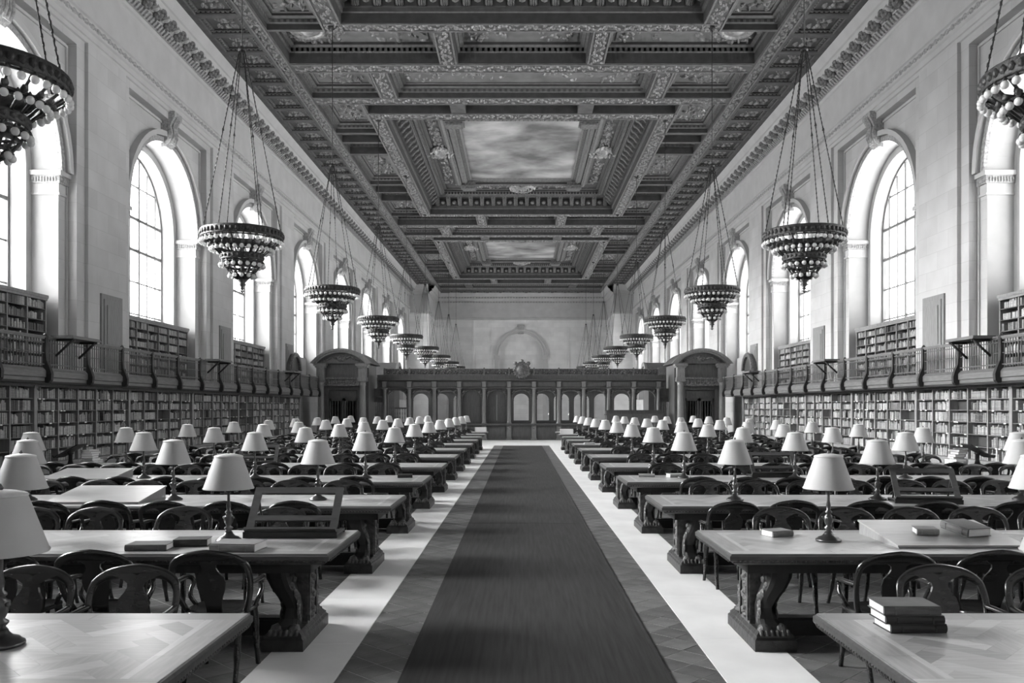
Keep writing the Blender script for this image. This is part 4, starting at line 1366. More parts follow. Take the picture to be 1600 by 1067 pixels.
# ------------------------------------------------------------------ wall bookcases, gallery, books
UB = 11.22                                   # shelf front
SH_Z = [.53, .85, 1.15, 1.455, 1.75, 2.03, 2.33]
SEC = BAY / 2
NB = 5
BW = (SEC - .12) / NB
book_single = []                             # (sort key, ...)
allbooks = []                                # (x_front dir s, u_front, depth, y0, y1, z0, z1, tone, lean, tag)
def fill_shelf(s, u_front, ya, yb, z, zmax, rr, tag, tone_base):
    y = ya + .01
    if rr.random() < .5:
        h0, t0, w0, d0 = rr.uniform(.66, .93), None, rr.uniform(.028, .05), rr.uniform(.0, .03)
        setlike = True
    else:
        setlike = False
    gap_at = rr.uniform(ya, yb) if rr.random() < .35 else None
    tone = tone_base(rr)
    while True:
        if setlike and rr.random() < .93:
            w_, hh = w0, h0 + rr.uniform(-.01, .01)
        else:
            w_, hh = rr.uniform(.022, .062), rr.uniform(.58, .95)
            if rr.random() < .5: tone = tone_base(rr)
        if gap_at and y > gap_at:
            y += rr.uniform(.06, .22); gap_at = None
        if y + w_ > yb - .01: break
        allbooks.append((s, u_front + .012 + rr.uniform(0, .03), rr.uniform(.16, .2), y, y + w_ - .0015, z, z + (zmax - z - .03) * hh, tone, tag))
        y += w_
        if rr.random() < .05: tone = tone_base(rr)
def tones(rr): return rr.choice((1, 2, 3, 3, 4, 4, 4, 5))
up_me = MB(); up_me.box(-.02, .28, -.018, .018, .50, 2.35); up_me.box(-.03, -.015, -.022, .022, .5, 2.35); up_me = up_me.mesh('upright', 'case_wood')
sh_q = MB(); sh_q.box(-.012, .27, -SEC / 2 + .06, SEC / 2 - .06, -.022, 0); sh_me = sh_q.mesh('shelf', 'shelf_wood')
q = MB()
q.box(.2, .6, -SEC / 2, SEC / 2, .02, 2.355); case_back = q.mesh('back_panel', 'case_inside')
q = MB()
q.box(-.16, .55, -SEC / 2, SEC / 2, .47, .52)
q.box(-.12, .55, -SEC / 2, SEC / 2, .08, .47)
q.box(-.08, .55, -SEC / 2, SEC / 2, 0, .08)
base_c = q.mesh('base_cupboard', 'case_wood')
q = MB(); q.box(-.135, -.118, -BW / 2 + .05, BW / 2 - .05, .13, .43); q.box(-.142, -.13, -BW / 2 + .12, BW / 2 - .12, .19, .37); cup_me = q.mesh('cupboard_door', 'case_wood')
q = MB(); q.box(-.05, .3, -SEC / 2, SEC / 2, 2.32, 2.355); q.box(-.03, .02, -SEC / 2, SEC / 2, 2.29, 2.32); corn_me = q.mesh('cornice_rail', 'case_wood')
q = MB(); q.box(-.035, .3, -.03, .03, 0, 2.35); q.box(-.05, -.03, -.04, .04, .5, .62); q.box(-.05, -.03, -.04, .04, 2.25, 2.34); pier_me = q.mesh('pier', 'case_wood')
q = MB(); q.box(-.024, -.014, -.045, .045, -.024, .004); card_me = q.mesh('shelf_label', 'card')
for s in (-1, 1):
    cc = 0
    y = win_y(0) - BAY / 2 + .0               # 14.755
    while y + SEC < 44.5:
        yc = y + SEC / 2
        cc += 1
        t = thing('bookcase', (s * UB, yc, 0), 'tall oak bookcase full of volumes, %s from the front along the %s wall' % (ORD[cc], SIDE[s]), 'bookcase', 'oak wall bookcases under the gallery')
        t.scale = (s, 1, 1)
        ob('back_panel', case_back, t); bc = ob('base_cupboard', base_c, t); ob('cornice_rail', corn_me, t)
        for e in (-SEC / 2 + .03, SEC / 2 - .03): ob('pier', pier_me, t, (0, e, 0))
        for i in range(NB):
            yb_ = -SEC / 2 + .06 + (i + .5) * BW
            ob('cupboard_door', cup_me, bc, (0, yb_, 0))
            if i: ob('upright', up_me, t, (0, yb_ - BW / 2, 0))
        for zi, z in enumerate(SH_Z[:-1]):
            so = ob('shelf', sh_me, t, (0, 0, z))
            for i in range(NB):
                rr = random.Random(1000 * (s + 2) + cc * 100 + zi * 10 + i)
                ya = yc - SEC / 2 + .06 + i * BW + .02
                yb2 = ya + BW - .04
                if rr.random() > .05:
                    fill_shelf(s, UB, ya, yb2, z, SH_Z[zi + 1], rr, ('low', s, cc, zi, i), tones)
                if zi and rr.random() < .55:
                    for _ in range(rr.choice((1, 1, 2))):
                        ob('shelf_label', card_me, so, (0, ya - yc + rr.uniform(.1, BW - .12), -.011))
        y += SEC

# gallery
UG = 10.62
gal_y0, gal_y1 = 11.0, 44.6
POST = 1.81
q = MB()
prof = [(.08, 0), (.08, .92), (.0, .92), (.02, .5), (-.01, .28), (-.10, .12), (-.14, .02), (-.12, -.10), (-.05, -.15), (.01, -.12), (.04, -.03)]
prof = [(.045, .90), (-.045, .90), (-.04, .55), (-.055, .36), (-.12, .2), (-.165, .06), (-.155, -.08), (-.10, -.15), (-.03, -.14), (.0, -.06), (.045, 0)]
q.prism(prof, lambda u, z: (u, -.05, z), lambda u, z: (u, .05, z))
q.lathe([(.04, 0), (.055, .03), (.02, .08)], 8, (0, 0, .88))
post_me = q.mesh('post', 'iron')
q = MB(); q.box(-.46, .05, -.62, .62, .90, .94); q.box(-.48, .06, -.64, .64, .87, .90)
led_top = q.mesh('ledge_top', 'gallery_wood')
q = MB()
q.tube([(-.42, 0, .87), (.0, 0, .48)], .03, 6); q.box(-.44, 0, -.02, .02, .82, .87)
led_br = q.mesh('ledge_brace', 'iron')
for s in (-1, 1):
    g = thing('gallery_balcony', (s * UG, 0, 0), 'long railed wooden gallery above the bookcases on the %s wall' % SIDE[s], 'gallery')
    g.scale = (s, 1, 1)
    q = MB(); q.box(0.05, W - UG + .05, gal_y0, gal_y1, 2.45, ZG); ob('gallery_floor', (q, 'gallery_wood'), g)
    q = MB()
    pr = [(.6, 2.36), (.06, 2.36), (-.02, 2.40), (-.02, 2.47), (-.05, 2.49), (-.05, 2.62), (-.02, 2.66), (.02, 2.70), (.1, 2.70), (.1, 2.5), (.6, 2.45)]
    q.loft([[(u, gal_y0, z) for u, z in pr], [(u, gal_y1, z) for u, z in pr]])
    ob('fascia', (q, 'gallery_wood'), g)
    q = MB(); q.box(-.04, .05, gal_y0, gal_y1, 3.36, 3.40); q.box(-.02, .03, gal_y0, gal_y1, 3.33, 3.36); ob('handrail', (q, 'gallery_wood'), g)
    q = MB(); q.box(-.012, .012, gal_y0, gal_y1, 2.76, 2.785); q.box(-.01, .01, gal_y0, gal_y1, 3.25, 3.27); q.box(-.008, .008, gal_y0, gal_y1, 3.02, 3.035); ob('rail_bar', (q, 'iron_bar'), g)
    q = MB()
    y = gal_y0
    while y < gal_y1:
        q.box(-.008, .008, y - .008, y + .008, 2.70, 3.34)
        y += .105
    ob('baluster_rods', (q, 'iron_bar'), g, kind='stuff')
    y = 28.75 - POST * 9.5
    while y < gal_y1 - .1:
        ob('post', post_me, g, (0, y, 2.5))
        y += POST
    for k in (-1, 0, 1, 2):
        lt = ob('reading_ledge', led_top, g, (0, win_y(k) + .3, 2.5))
        for e in (-.5, .5): ob('ledge_brace', led_br, lt, (0, e, 0))
    # gallery bookcases in the window niches
    for k in (-1, 0, 1, 2):
        t = thing('gallery_bookcase', (s * 12.34, win_y(k), ZG), 'low bookcase under the %s window from the front on the %s gallery' % (ORD[k + 2], SIDE[s]), 'bookcase', 'bookcases under the gallery windows')
        t.scale = (s, 1, 1)
        q = MB(); q.box(.3, .36, -2.48, 2.48, .01, 2.1); ob('back_panel', (q, 'case_inside'), t)
        q = MB(); q.box(-.05, .45, -2.52, 2.52, 2.08, 2.16); q.box(-.03, .45, -2.5, 2.5, 2.02, 2.08); ob('top_board', (q, 'case_wood'), t)
        nb = 6
        bw = 4.96 / nb
        for i in range(nb + 1):
            q = MB(); q.box(0, .32, -.022, .022, .01, 2.05); ob('upright', (q, 'case_wood'), t, (0, -2.48 + i * bw, 0))
        for j in range(7):
            z = .06 + j * .29
            if j < 7:
                q = MB(); q.box(.0, .32, -2.48, 2.48, z - .02, z); ob('shelf', (q, 'shelf_wood'), t)
            if z + .29 < 2.1:
                for i in range(nb):
                    rr = random.Random(77 + k * 60 + j * 7 + i + 1000 * s)
                    fill_shelf(s, 12.34 + .02, win_y(k) - 2.46 + i * bw + .02, win_y(k) - 2.46 + (i + 1) * bw - .03, ZG + z, ZG + z + .27, rr, ('high', s, k, j, i), tones)

# books: those that show largest stay single, the rest is one mass
def book_near(b_):
    s, uf, dp, y0, y1, z0, z1, tn, tag = b_
    if tag[0] != 'low' or s != 1: return None
    if not in_frame(s * uf, (y0 + y1) / 2, (z0 + z1) / 2, -.004): return None
    if z0 < .8: return None
    return y0
cand = sorted([(book_near(b_), i) for i, b_ in enumerate(allbooks) if book_near(b_) is not None])[:262]
pick = set(i for _, i in cand)
mass = MB()
bm = ['binding_%d' % i for i in range(6)] + ['pages']
TN = ['black', 'dark', 'dull', 'mid-grey', 'pale', 'whitish']
bcache = {}
place_n = {}
first_bay = {}
for i in sorted(pick, key=lambda i: (allbooks[i][8], allbooks[i][3])):
    s, uf, dp, y0, y1, z0, z1, tn, tag = allbooks[i]
    place_n[tag] = place_n.get(tag, 0) + 1
    first_bay[i] = place_n[tag]
bays = sorted(set((allbooks[i][8][2], allbooks[i][8][4]) for i in pick))
for i, (s, uf, dp, y0, y1, z0, z1, tn, tag) in enumerate(allbooks):
    w_, h_ = y1 - y0, z1 - z0
    if i in pick:
        key = (round(w_, 3), round(h_, 2), tn)
        if key not in bcache:
            q = MB()
            w2, h2 = key[0], key[1]
            lp = lambda z: [(.19, -w2 / 2, z), (.012, -w2 / 2, z), (0, -w2 / 5, z), (0, w2 / 5, z), (.012, w2 / 2, z), (.19, w2 / 2, z)]
            q.loft([lp(0), lp(h2)], 0, False)
            q.box(.006, .185, -w2 / 2 + .003, w2 / 2 - .003, h2 - .004, h2 + .0005, 1)
            for zz in (.2, .75):
                q.box(-.0015, .01, -w2 / 2 + .002, w2 / 2 - .002, h2 * zz, h2 * zz + .006, 2)
            bcache[key] = q.mesh('book', (bm[tn], 'pages', 'binding_1' if tn > 1 else 'binding_3'))
        bay_n = bays.index((tag[2], tag[4])) + 1
        o = ob('book', bcache[key], None, (s * uf, (y0 + y1) / 2, z0), 0,
               '%s shelved book, %s along shelf %s in the %s bay from the picture edge' % (TN[tn], ORD[min(first_bay[i], 30)], ['one', 'two', 'three', 'four', 'five', 'six'][5 - tag[3]], ORD[bay_n]), 'book', 'books on the wall shelves')
        o.scale = (s, 1, 1)
    else:
        x0, x1 = sorted((s * uf, s * (uf + dp)))
        mass.box(x0, x1, y0, y1, z0, z1, tn)
ob('shelf_books', (mass, bm), kind='stuff', label='rows of shelved books filling the bookcases along both walls', cat='book')
print('books', len(allbooks), 'single', len(pick))
# ------------------------------------------------------------------ carved wooden screen across the room
COLS = [-7.607 + 1.3831 * i for i in range(12)]
PITCH = 1.3831
q = MB()
q.lathe([(.13, 0), (.13, .05), (.115, .07), (.12, .10), (.10, .14), (.098, .5), (.10, .9), (.092, 1.5), (.088, 1.78), (.10, 1.80), (.10, 1.83), (.088, 1.86), (.13, 1.93)], 14)
q.box(-.14, .14, -.14, .14, 1.93, 1.99)
q.box(-.15, .15, -.15, .15, -.02, .03)
col_me = q.mesh('column', 'screen_column')
# arched plate between two columns
q = MB()
aw, zs, zt = .52, 2.30, 2.87
n = 16
ap = [(-aw, .90), (-aw, 1.6)] + [(-aw * math.cos(math.pi * i / n), zs + .45 * math.sin(math.pi * i / n)) for i in range(n + 1)] + [(aw, 1.6), (aw, .90)]
def plate_pt(p):
    if p[1] <= zs + 1e-6: return (-PITCH / 2 if p[0] < 0 else PITCH / 2, p[1])
    dx, dz = p[0], p[1] - zs
    k = min(PITCH / 2 / abs(dx) if abs(dx) > 1e-6 else 1e9, (zt - zs) / dz)
    return (dx * k, zs + dz * k)
op = [plate_pt(p) for p in ap]
for yy in (.12, .24):
    for i in range(len(ap) - 1):
        q.quad((ap[i][0], yy, ap[i][1]), (ap[i + 1][0], yy, ap[i + 1][1]), (op[i + 1][0], yy, op[i + 1][1]), (op[i][0], yy, op[i][1]))
        a, c = op[i], op[i + 1]
        if abs(a[0] - c[0]) > 1e-6 and abs(a[1] - c[1]) > 1e-6:
            q.add([(a[0], yy, a[1]), (c[0], yy, c[1]), (-PITCH / 2 if a[0] < -.1 else PITCH / 2, yy, zt)], [(0, 1, 2)])
for i in range(len(ap) - 1):
    q.quad((ap[i][0], .12, ap[i][1]), (ap[i + 1][0], .12, ap[i + 1][1]), (ap[i + 1][0], .24, ap[i + 1][1]), (ap[i][0], .24, ap[i][1]))
arch_me = q.mesh('arch_plate', 'screen_wood_shaded')
q = MB()                                  # archivolt roll and spandrel carving
q.tube([(-aw * 1.06 * math.cos(math.pi * i / 14), .11, zs + .48 * math.sin(math.pi * i / 14)) for i in range(15)], .03, 6)
for sx in (-1, 1):
    q.lump((sx * .48, .12, 2.68), (.10, 0, .05), (-.03, 0, .08), (0, -.05, 0), 0, 7)
    q.lump((sx * .55, .12, 2.5), (.04, 0, .06), (-.03, 0, .03), (0, -.04, 0), 0, 6)
    q.box(sx * .50, sx * .62, .08, .13, 2.26, 2.32)
roll_me = q.mesh('archivolt', 'screen_carved')
q = MB(); q.box(-PITCH / 2 + .18, PITCH / 2 - .18, -.06, -.03, 2.98, 3.20); frz_me = q.mesh('frieze_panel', 'screen_wood_shaded')
q = MB(); q.box(-.11, .11, -.14, .0, 2.93, 3.24); q.box(-.13, .13, -.16, .0, 3.18, 3.24); blk_me = q.mesh('frieze_block', 'screen_column')
q = MB()                                  # pierced cresting, one length per bay
q.box(-PITCH / 2, PITCH / 2, .02, .05, 3.60, 3.93); q.box(-PITCH / 2, PITCH / 2, -.05, .03, 3.90, 3.95); q.box(-PITCH / 2, PITCH / 2, -.05, .03, 3.60, 3.64)
for i in range(4):
    xx = -PITCH / 2 + (i + .5) * PITCH / 4
    q.tube([(xx - .12, -.01, 3.66), (xx - .10, -.02, 3.80), (xx, -.03, 3.88), (xx + .10, -.02, 3.80), (xx + .05, -.02, 3.72), (xx - .02, -.02, 3.75)], .026, 6)
    q.lump((xx + .02, -.02, 3.72), (.06, 0, 0), (0, 0, .06), (0, -.05, 0), 0, 7)
    q.box(xx - .173 - .015, xx - .173 + .015, -.04, .02, 3.64, 3.90)
crest_me = q.mesh('cresting', 'screen_carved')
q = MB(); q.box(-.05, .05, -.08, .05, 3.58, 3.97); q.lathe([(.05, 3.97), (.03, 4.0), (.01, 4.03)], 8); pin_me = q.mesh('crest_post', 'screen_carved')
q = MB()
q.box(-.13, .13, -.30, -.2, .06, .80); q.box(-.08, .08, -.33, -.28, .14, .60); q.lump((0, -.30, .68), (.09, 0, 0), (0, 0, .07), (0, -.06, 0), 0, 7); q.box(-.16, .16, -.34, -.2, 0, .08)
cpil_me = q.mesh('counter_pilaster', 'screen_column')
q = MB(); q.box(-PITCH / 2 + .2, PITCH / 2 - .2, -.235, -.215, .16, .74); q.box(-PITCH / 2 + .27, PITCH / 2 - .27, -.25, -.23, .23, .67); cpan_me = q.mesh('counter_panel', 'screen_wood_shaded')

def spindle(q, x, y, z0, z1, r=.022):
    L = z1 - z0
    q.lathe([(r * .7, 0), (r, .1 * L), (r * .5, .14 * L), (r * 1.2, .35 * L), (r * .6, .5 * L), (r * 1.2, .65 * L), (r * .5, .86 * L), (r, .9 * L), (r * .7, L)], 6, (x, y, z0))

def make_screen(y, flip, label):
    t = thing('wooden_screen', (0, y, 0), label, 'screen')
    if flip: t.rotation_euler[2] = math.pi
    XS = 8.0
    q = MB()
    q.box(-XS, XS, -.2, .35, 0, .82)
    ob('counter_base', (q, 'screen_wood_shaded'), t)
    q = MB(); q.box(-XS, XS, -.40, .40, .82, .86); q.box(-XS, XS, -.37, .38, .86, .90)
    ob('counter_top', (q, 'screen_wood_shaded'), t)
    q = MB()
    pr = [(.32, 2.86), (-.12, 2.86), (-.12, 2.90), (-.08, 2.93), (-.03, 2.95), (-.03, 3.22), (-.10, 3.24), (-.16, 3.28), (-.24, 3.31), (-.24, 3.34), (-.06, 3.36), (-.04, 3.60), (.03, 3.62), (.25, 3.60), (.30, 3.3)]
    q.loft([[(-XS, a, z) for a, z in pr], [(XS, a, z) for a, z in pr]])
    en = ob('entablature', (q, 'screen_wood_shaded'), t)
    for i, x in enumerate(COLS):
        ob('column', col_me, t, (x, 0, .90))
        ob('frieze_block', blk_me, en, (x, 0, 0))
        ob('crest_post', pin_me, en, (x, 0, 0))
        ob('counter_pilaster', cpil_me, t, (x, 0, 0))
        if i < 11:
            pl = ob('arch_plate', arch_me, t, (x + PITCH / 2, 0, 0))
            ob('archivolt', roll_me, pl)
            ob('frieze_panel', frz_me, en, (x + PITCH / 2, 0, 0))
            ob('cresting', crest_me, en, (x + PITCH / 2, 0, 0))
            ob('counter_panel', cpan_me, t, (x + PITCH / 2, 0, 0))
    return t
scr = make_screen(47.0, False, 'carved oak screen of arches and columns with a long counter, facing the aisle')
make_screen(58.5, True, 'second arcaded oak screen seen through the arches of the front one')
# shield in the middle of the cresting
q = MB()
q.lathe([(.44, 0), (.46, .05), (.40, .09), (.34, .06), (.30, .06), (.28, .10), (.10, .13), (.01, .14)], 24)
for i in range(20):
    a = 2 * math.pi * i / 20
    q.lump((.43 * math.cos(a), .43 * math.sin(a), .03), (.07 * math.cos(a), .07 * math.sin(a), 0), (-.06 * math.sin(a), .06 * math.cos(a), 0), (0, 0, .07), 0, 6)
for (x, z) in ((0, .5), (.36, .38), (-.36, .38)):
    q.lump((x, z, .02), (.12, 0, 0), (0, .12, 0), (0, 0, .1), 0, 7)
sh = ob('crest_shield', (q, 'screen_carved'), scr, (.02, -.08, 3.86))
sh.rotation_euler = (math.pi / 2, 0, 0)
# spindled bays at both ends, half doors in some openings
for s in (-1, 1):
    q = MB()
    x0, x1 = sorted((s * 7.7, s * 8.19))
    q.box(x0, x1, .1, .2, .9, 1.0); q.box(x0, x1, .1, .2, 2.1, 2.25); q.box(x0, x1, .1, .2, 2.55, 2.86)
    for i in range(4): spindle(q, x0 + .08 + i * .11, .15, 1.0, 2.1)
    q.box(x0, x1, .12, .18, 2.25, 2.55)
    q.lump(((x0 + x1) / 2, .1, 2.4), (.2, 0, 0), (0, 0, .1), (0, -.05, 0), 0, 8)
    ob('spindle_bay', (q, 'screen_wood_shaded'), scr)
for bi in (0,):
    xc = COLS[bi] + PITCH / 2
    q = MB()
    q.box(xc - .5, xc + .5, .15, .22, 1.72, 1.80); q.box(xc - .5, xc + .5, .15, .22, .9, .98)
    for i in range(7): spindle(q, xc - .42 + i * .14, .18, .98, 1.72)
    ob('spindle_gate', (q, 'screen_wood_shaded'), scr)
q = MB()                                  # dark shutters closing three bays
for bi in (3, 4):
    xc = COLS[bi] + PITCH / 2
    w_ = MB(); w_.box(xc - .56, xc - .01, .30, .34, .9, 2.8); w_.box(xc + .01, xc + .56, .30, .34, .9, 2.8)
    for sx in (-1, 1):
        w_.box(xc + sx * .1, xc + sx * .46, .28, .31, 1.0, 1.7); w_.box(xc + sx * .1, xc + sx * .46, .28, .31, 1.8, 2.5)
    ob('shutter', (w_, 'screen_wood_shaded'), scr)
# catalogue desk standing before the right bays
t = thing('enquiry_desk', (6.1, 46.0, 0), 'dark boxed enquiry desk standing before the right end of the screen', 'desk')
q = MB(); q.box(-1.5, 1.5, -.35, .35, 0, 1.38); ob('desk_body', (q, 'screen_wood_shaded'), t)
q = MB(); q.box(-1.56, 1.56, -.42, .4, 1.38, 1.44); q.box(-1.5, 1.5, -.1, .35, 1.44, 1.62); q.box(-1.54, 1.54, -.14, .38, 1.62, 1.66); ob('desk_top', (q, 'screen_wood_shaded'), t)
for i in range(4):
    q = MB(); q.box(-.32, .32, -.38, -.34, .2, 1.2); ob('panel', (q, 'screen_wood_shaded'), t, (-1.1 + i * .735, 0, 0))

# ------------------------------------------------------------------ domed door pavilions
def arc(r, w_, z, n=18):
    """segmental arch: half width w_, springing z, rise r"""
    RR = (w_ * w_ + r * r) / (2 * r)
    a0 = math.asin(w_ / RR)
    return [(RR * math.sin(-a0 + 2 * a0 * i / n), z + RR * math.cos(-a0 + 2 * a0 * i / n) - (RR - r)) for i in range(n + 1)]
def make_pavilion(s):
    t = thing('door_pavilion', (s * 9.56, 45.0, 0), 'domed oak door pavilion with two columns, at the %s end of the screen' % SIDE[s], 'pavilion')
    q = MB()                               # body walls round the doorway
    q.box(-1.36, -.80, .35, 2.9, 0, 4.1); q.box(.80, 1.36, .35, 2.9, 0, 4.1)
    q.box(-.80, .80, .35, 2.9, 2.75, 4.1)
    q.box(-1.30, 1.30, 2.8, 2.9, 0, 4.1)
    ob('body', (q, 'screen_wood_shaded'), t)
    q = MB()                               # vaulted roof with moulded edge
    out = arc(.78, 1.58, 4.13)
    q.prism(out, lambda x, z: (x, -.05, z), lambda x, z: (x, 3.0, z), 0)
    o2 = arc(.70, 1.44, 4.13)
    ob('vault', (q, 'screen_wood_shaded'), t)
    q = MB()                               # raised archivolt of the pediment
    for (w0, r0, w1, r1, d) in ((1.30, .58, 1.42, .68, .30), (1.42, .68, 1.62, .80, .38)):
        a, c = arc(r0, w0, 4.13), arc(r1, w1, 4.13)
        q.loft([[(x, -.0, z) for x, z in a], [(x, -d, z) for x, z in a], [(x, -d, z) for x, z in c], [(x, -.0, z) for x, z in c]], 0, False, False, False, closed=False)
    ob('pediment_moulding', (q, 'screen_column'), t)
    q = MB(); q.lump((0, -.05, 4.4), (.28, 0, 0), (0, 0, .17), (0, -.1, 0), 0, 10)
    for sx in (-1, 1):
        q.tube([(sx * .25, -.08, 4.4), (sx * .5, -.08, 4.5), (sx * .7, -.08, 4.35), (sx * .95, -.08, 4.28)], .05, 6)
    ob('pediment_carving', (q, 'screen_carved'), t)
    q = MB(); q.box(-1.3, 1.3, -.10, .4, 3.30, 3.40); q.box(-1.0, 1.0, .02, .4, 2.95, 3.3)
    for i in range(12): q.lump((-.7 + i * .127, .02, 3.12), (.06, 0, .02), (0, 0, .07), (0, -.05, 0), 0, 6)
    ob('lintel', (q, 'screen_carved'), t)
    q = MB(); q.box(-1.0, 1.0, .15, .4, 3.4, 4.13); ob('tympanum', (q, 'screen_wood_shaded'), t)
    for sx in (-1, 1):
        q = MB()
        x = sx * 1.11
        q.lathe([(.24, 0), (.24, .12), (.20, .16), (.215, .22), (.175, .28), (.172, 1.2), (.165, 2.2), (.15, 2.95), (.175, 2.98), (.175, 3.03), (.15, 3.06), (.22, 3.18)], 18)
        q.box(-.24, .24, -.24, .24, 3.18, 3.28)
        q.box(-.25, .25, -.25, .25, -.0, .05)
        ob('column', (q, 'screen_column'), t, (x, 0, 0))
        q = MB(); q.box(-.23, .23, -.23, .25, 3.28, 3.40); q.box(-.20, .20, -.20, .25, 3.40, 3.92); q.box(-.12, .12, -.22, -.19, 3.50, 3.82); q.box(-.27, .27, -.27, .3, 3.92, 4.0); q.box(-.33, .33, -.34, .35, 4.0, 4.13)
        ob('entablature_block', (q, 'screen_column'), t, (x, 0, 0))
        # turned spindles in the door leaf
        q = MB()
        a, c = sorted((sx * .02, sx * .78))
        q.box(a, a + .09, .55, .62, .05, 2.3); q.box(c - .09, c, .55, .62, .05, 2.3); q.box(a, c, .55, .62, .05, .9); q.box(a, c, .55, .62, 2.15, 2.3)
        for i in range(4): spindle(q, a + .16 + i * .15, .58, .9, 2.15, .026)
        ob('door_leaf', (q, 'screen_wood_shaded'), t)
    q = MB(); q.box(-.8, .8, .5, .66, 2.3, 2.78); q.box(-.7, .7, .46, .52, 2.42, 2.68); ob('transom_panel', (q, 'screen_wood_shaded'), t)
    return t
for s in (-1, 1):
    make_pavilion(s)
    # smaller arched hoods behind, turned sideways
    t = thing('arched_hood', (s * 8.6, 52.0, 0), 'small arched hood rising behind the %s pavilion above the screen' % SIDE[s], 'hood')
    q = MB()
    q.prism(arc(.95, 1.15, 3.6), lambda y, z: (-s * 1.0, y, z), lambda y, z: (s * 1.6, y, z))
    q.box(-s * .95, s * 1.6, -1.1, 1.1, 0, 3.6)
    ob('hood_body', (q, 'screen_wood_shaded'), t)
    q = MB()
    a, c = arc(.72, .88, 3.62), arc(.97, 1.18, 3.6)
    q.loft([[(-s * 1.0, y, z) for y, z in a], [(-s * 1.14, y, z) for y, z in a], [(-s * 1.14, y, z) for y, z in c], [(-s * 1.0, y, z) for y, z in c]], 0, False, False, False, closed=False)
    ob('hood_moulding', (q, 'screen_column'), t)
    q = MB(); q.prism(arc(.68, .84, 3.62), lambda y, z: (-s * 1.0, y, z), lambda y, z: (-s * 1.03, y, z)); ob('hood_panel', (q, 'stone_trim'), t)
    # arched doorway hood at the gallery's end, against the wall
    t = thing('gallery_doorhead', (s * 11.38, 43.2, 0), 'arched doorhead at the gallery end beside the %s pavilion' % SIDE[s], 'doorhead')
    q = MB()
    q.prism(arc(.85, .95, 3.7), lambda y, z: (s * .20, y, z), lambda y, z: (s * .38, y, z))
    q.box(s * .22, s * .38, -.9, -.66, 2.56, 3.7); q.box(s * .22, s * .38, .66, .9, 2.56, 3.7)
    ob('doorhead_body', (q, 'screen_wood_shaded'), t)
    q = MB()
    a, c = arc(.66, .74, 3.72), arc(.88, .99, 3.7)
    q.loft([[(s * .20, y, z) for y, z in a], [(s * .08, y, z) for y, z in a], [(s * .08, y, z) for y, z in c], [(s * .20, y, z) for y, z in c]], 0, False, False, False, closed=False)
    ob('doorhead_moulding', (q, 'screen_carved'), t)

# ------------------------------------------------------------------ books and reading stands on the tables
def table_book(x, y, z, w_, d_, h_, rz, tone, label, name='book', group=None):
    """closed book lying flat: w_ along the spine, d_ across"""
    t = thing(name, (x, y, z), label, 'book', group, rz)
    q = MB()
    q.box(-w_ / 2, w_ / 2, -d_ / 2, d_ / 2, 0, .004); q.box(-w_ / 2, w_ / 2, -d_ / 2, d_ / 2, h_ - .004, h_)
    sp = [(-d_ / 2 + .004, 0), (-d_ / 2 - .006, h_ * .2), (-d_ / 2 - .009, h_ / 2), (-d_ / 2 - .006, h_ * .8), (-d_ / 2 + .004, h_), (-d_ / 2 + .008, h_), (-d_ / 2 + .008, 0)]
    q.prism(sp, lambda a, z_: (-w_ / 2, a, z_), lambda a, z_: (w_ / 2, a, z_))
    for f in (-.3, .3):
        q.box(w_ * f - .004, w_ * f + .004, -d_ / 2 - .011, -d_ / 2, h_ * .15, h_ * .85)
    ob('cover', (q, 'binding_%d' % tone), t)
    q = MB(); q.box(-w_ / 2 + .006, w_ / 2 - .006, -d_ / 2 + .004, d_ / 2 - .007, .004, h_ - .004); ob('page_block', (q, 'pages'), t)
    return t
table_book(1.80, 4.06, .76, .265, .19, .042, .03, 0, 'dark closed book at the bottom of the stack of three', group='stack of three books')
table_book(1.785, 4.06, .802, .275, .19, .040, .0, 0, 'dark closed book in the middle of the stack of three', group='stack of three books')
table_book(1.775, 4.065, .842, .265, .195, .044, -.02, 1, 'grey topped book lying uppermost on the stack of three', group='stack of three books')
table_book(2.05, 6.98, .76, .20, .16, .05, .35, 2, 'thick grey book lying open-edge forward beside the board, second right table')
table_book(-2.83, 6.33, .76, .30, .20, .045, .05, 1, 'thin dark book lying beside two others on second left table')
table_book(-2.58, 6.50, .76, .25, .17, .055, .12, 0, 'thick black book with pale page edge behind the lamp foot')
table_book(-2.16, 6.30, .76, .34, .24, .06, -.1, 2, 'large grey-topped book lying in front of the lamp base')
table_book(-1.80, 12.75, .76, .22, .16, .05, .1, 0, 'small black book lying near the aisle end of fourth left table')
table_book(1.86, 12.9, .76, .24, .16, .04, -.1, 3, 'flat grey book nearer the aisle on fourth right table')
table_book(2.30, 12.85, .76, .26, .18, .05, .2, 4, 'pale book lying farther from the aisle on fourth right table')
table_book(1.9, 24.1, .76, .3, .2, .05, .0, 4, 'pale book near the aisle on the eighth right table')
# stacks at the wall ends of the fifth tables
for s in (-1, 1):
    z = .76
    rr = random.Random(20 + s)
    for i in range(7):
        h_ = rr.uniform(.032, .052)
        w_, d_ = rr.uniform(.22, .30), rr.uniform(.17, .21)
        table_book(s * 7.86 + rr.uniform(-.02, .02), 15.35 + rr.uniform(-.02, .02), z, w_, d_, h_, math.pi / 2 * s + rr.uniform(-.25, .25), rr.choice((2, 4, 5, 3)),
                   '%s book from the bottom in the tall pile on fifth %s table' % (ORD[i + 1], SIDE[s]), group='piled books on the %s fifth table' % SIDE[s])
        z += h_
    z = .76
    for i in range(3):
        table_book(s * 8.06, 15.78, z, .32, .24, .03, rr.uniform(-.1, .1), 3,
                   '%s of three flat grey books beside the tall pile, fifth %s table' % (ORD[i + 1], SIDE[s]), group='flat books on the %s fifth table' % SIDE[s])
        z += .03

